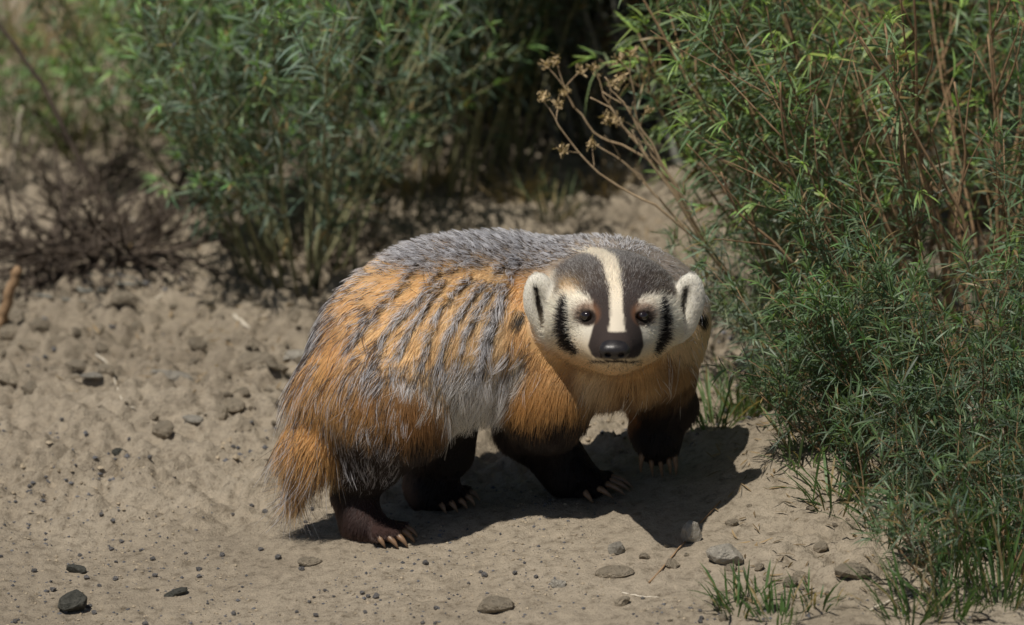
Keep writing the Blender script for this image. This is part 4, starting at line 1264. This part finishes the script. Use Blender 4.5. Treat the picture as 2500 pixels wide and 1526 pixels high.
RK = [
    ('rounded tan rock half buried in the bank below the fallen branch', 305, 778, 0.020, 'tan_stone', 0.6, (1.1, 0.9, 1)),
    ('flat tan slab jutting from the bank near the brown broken stick', 70, 858, 0.024, 'tan_stone', 0.45, (1.3, 0.8, 1)),
    ('thick tan stone beside the foot of the brown broken stick', 20, 815, 0.022, 'tan_stone', 0.7, (0.8, 0.9, 1)),
    ('long pale tilted slab on the open bank', 425, 925, 0.026, 'pale_stone', 0.35, (1.3, 0.6, 1)),
    ('pale flat rock just behind the badger\'s flank', 722, 862, 0.026, 'pale_stone', 0.4, (1.2, 0.8, 1)),
    ('small pale flat stone on the middle of the bank', 225, 930, 0.013, 'pale_stone', 0.4, (1.3, 0.8, 1)),
    ('pale flat stone lying on the bank above the smooth track', 470, 1000, 0.014, 'pale_stone', 0.4, (1.3, 0.8, 1)),
    ('dark squarish stone sitting alone on the smooth track', 182, 1488, 0.0205, 'dark_stone', 0.8, (1, 1, 1)),
    ('small dark oblong stone on the track beside the squarish stone', 188, 1395, 0.012, 'dark_stone', 0.5, (1.3, 0.8, 1)),
    ('small dark flat stone on the track beside a grey twig', 426, 1452, 0.014, 'dark_stone', 0.4, (1.3, 0.7, 1)),
    ('brown lumpy stone on bare sand near the lower edge', 1205, 1488, 0.022, 'tan_stone', 0.55, (1.2, 0.8, 1)),
    ('flat grey stone on the sand below the badger\'s shadow', 1500, 1405, 0.018, 'tan_stone', 0.45, (1.4, 0.7, 1)),
    ('small white stone on the sand beside the flat grey stone', 1362, 1430, 0.011, 'pale_stone', 0.6, (1.2, 0.9, 1)),
    ('large pale angular stone at the foot of the mound', 1775, 1365, 0.024, 'pale_stone', 0.6, (1.1, 0.9, 1)),
    ('white angular stone on the slope near the thin brown twig', 1505, 1345, 0.014, 'pale_stone', 0.7, (0.8, 1, 1.2)),
    ('pale upright stone on the slope above the thin brown twig', 1690, 1320, 0.020, 'pale_stone', 0.8, (0.7, 0.8, 1.2)),
    ('dark wedge stone alone on the lower bank', 292, 1130, 0.011, 'dark_stone', 0.7, (1, 0.9, 1)),
    ('grey half-buried stone near the badger\'s hind paw', 760, 1375, 0.014, 'tan_stone', 0.4, (1.3, 0.8, 1)),
    ('tan clod casting a dark shadow in the hollow behind the tail', 620, 850, 0.024, 'tan_stone', 0.6, (1.3, 0.9, 1)),
    ('brown clod on the slope under the feathery shrub', 2080, 1400, 0.020, 'tan_stone', 0.6, (1.1, 0.9, 1)),
]
for i, (lab, px, py, sz, mt, fl, st) in enumerate(RK):
    rock('rock' if sz > 0.019 else 'stone', lab, px, py, sz, mt, 300 + i, fl, None, stretch=st, rz=rnd.uniform(-0.4, 0.4))
# pebbles and clods one can count: shared meshes
pm = [rock_mesh('pebble', 700 + i, 'pebble', 0.75, 1) for i in range(5)]
cm = [rock_mesh('dirt_clod', 800 + i, 'tan_stone', 0.6, 2) for i in range(7)]
pr_ = random.Random(5)
for i in range(95):
    px = pr_.uniform(0, 780) if i < 72 else pr_.uniform(780, 1750)
    py = pr_.uniform(1010, 1526) if i < 72 else pr_.uniform(1350, 1526)
    rock('pebble', 'small blue-grey pebble scattered on the smooth dirt track', px, py, pr_.uniform(0.0022, 0.0052), 'pebble', 1000 + i, 0.75,
         'blue-grey pebbles on the track', pm[i % 5], sink=0.2, cat='pebble')
for i in range(235):
    if i < 190: px, py = pr_.uniform(0, 800), 690 + 330 * pr_.random() ** 0.9
    else: px, py = pr_.uniform(1500, 2450), pr_.uniform(1230, 1526)
    rock('dirt_clod', 'crumbly tan dirt clod on the rough bank left of the badger' if i < 190 else 'crumbly tan dirt clod on the slope below the green shrubs',
         px, py, 0.0035 + (0.014 if i < 190 else 0.009) * pr_.random() ** 2.6, 'tan_stone', 1300 + i, 0.6, 'dirt clods on the bank' if i < 190 else 'dirt clods on the slope', cm[i % 7], sink=0.35, tilt=0.5, cat='clod')
# fine gravel, not countable
ico_v = unit(np.array([(1, 1, 1), (1, -1, -1), (-1, 1, -1), (-1, -1, 1), (0.2, 0, -1.2), (-0.2, 0.1, 1.2)]))
def octa():
    v = np.array([(1, 0, 0), (-1, 0, 0), (0, 1, 0), (0, -1, 0), (0, 0, 1), (0, 0, -1)], float)
    f = [(0, 2, 4), (2, 1, 4), (1, 3, 4), (3, 0, 4), (2, 0, 5), (1, 2, 5), (3, 1, 5), (0, 3, 5)]
    return v, f
ov, of = octa()
n = 20000
gxp = rng.uniform(-0.8, 0.8, n); gyp = rng.uniform(-0.6, 1.0, n)
clus = fbm(gxp, gyp, 4.0, 3, 91) > -0.02
gxp, gyp = gxp[clus], gyp[clus]; n = len(gxp)
sz = 0.0008 + (0.0020 + 0.0030 * sstep(0.05, 0.25, gyp)) * rng.uniform(0, 1, n) ** 2.5
vv = ov[None] * sz[:, None, None] * rng.uniform(0.6, 1.4, (n, 6, 1))
vv[..., 2] *= 0.7
vv = vv + np.stack([gxp, gyp, G(gxp, gyp) + sz * 0.25], 1)[:, None]
ff = (np.array(of)[None] + (np.arange(n) * 6)[:, None, None]).reshape(-1, 3)
gc = np.where(rng.uniform(0, 1, (n, 1)) < 0.45, np.array([[0.12, 0.12, 0.125]]), np.array([[0.34, 0.28, 0.20]])) * rng.uniform(0.6, 1.3, (n, 1))
gravel = mobj('gravel', vv.reshape(-1, 3), ff, M['skin'], None, False, np.repeat(gc, 6, 0))
props(gravel, 'fine mixed grit and crumbs strewn over the sandy ground', 'gravel', None, 'stuff')

# fallen sticks along the foot of the dead brush, and dry leaf litter under the shrubs
for i in range(12):
    x0, y0 = pr_.uniform(0, 380), pr_.uniform(560, 735); ln = pr_.uniform(70, 190); a0 = pr_.uniform(-0.35, 0.35)
    pts = [(x0 + ln * t * math.cos(a0), y0 + ln * t * math.sin(a0) * 0.45 + pr_.uniform(-6, 6)) for t in (0, 0.33, 0.66, 1.0)]
    stick_obj('fallen_stick', 'grey-brown dead stick lying on the dirt at the edge of the dead twigs', 'stick', pts, 0, pr_.uniform(0.0028, 0.0055), 0.0018,
              'trunk_grey' if i % 2 else 'twig_dark', 'fallen sticks by the dead twigs', True)
n = 1500
lx = np.concatenate([rng.uniform(0.25, 0.75, 900), rng.uniform(-0.6, 0.3, 600)]); ly = np.concatenate([rng.uniform(-0.38, 0.55, 900), rng.uniform(0.42, 1.1, 600)])
lb = np.stack([lx, ly, G(lx, ly) + 0.0025], 1)
ld = np.stack([rng.normal(0, 1, n), rng.normal(0, 1, n), rng.normal(0, 0.15, n)], 1)
v, f = leaf_geo(lb, ld, unit(rng.normal(0, 0.3, (n, 3)) + np.array([0, 0, 1.0])), rng.uniform(0.008, 0.030, n), rng.uniform(0.0012, 0.0032, n), rng.normal(0, 0.15, n))
lc = np.array([0.30, 0.22, 0.13]) * rng.uniform(0.4, 1.35, (n, 1))
props(mobj('leaf_litter', v, f, M['straw'], None, True, np.repeat(lc, 9, 0)), 'dry fallen leaves and stem bits littering the soil under the shrubs', 'litter', None, 'stuff')
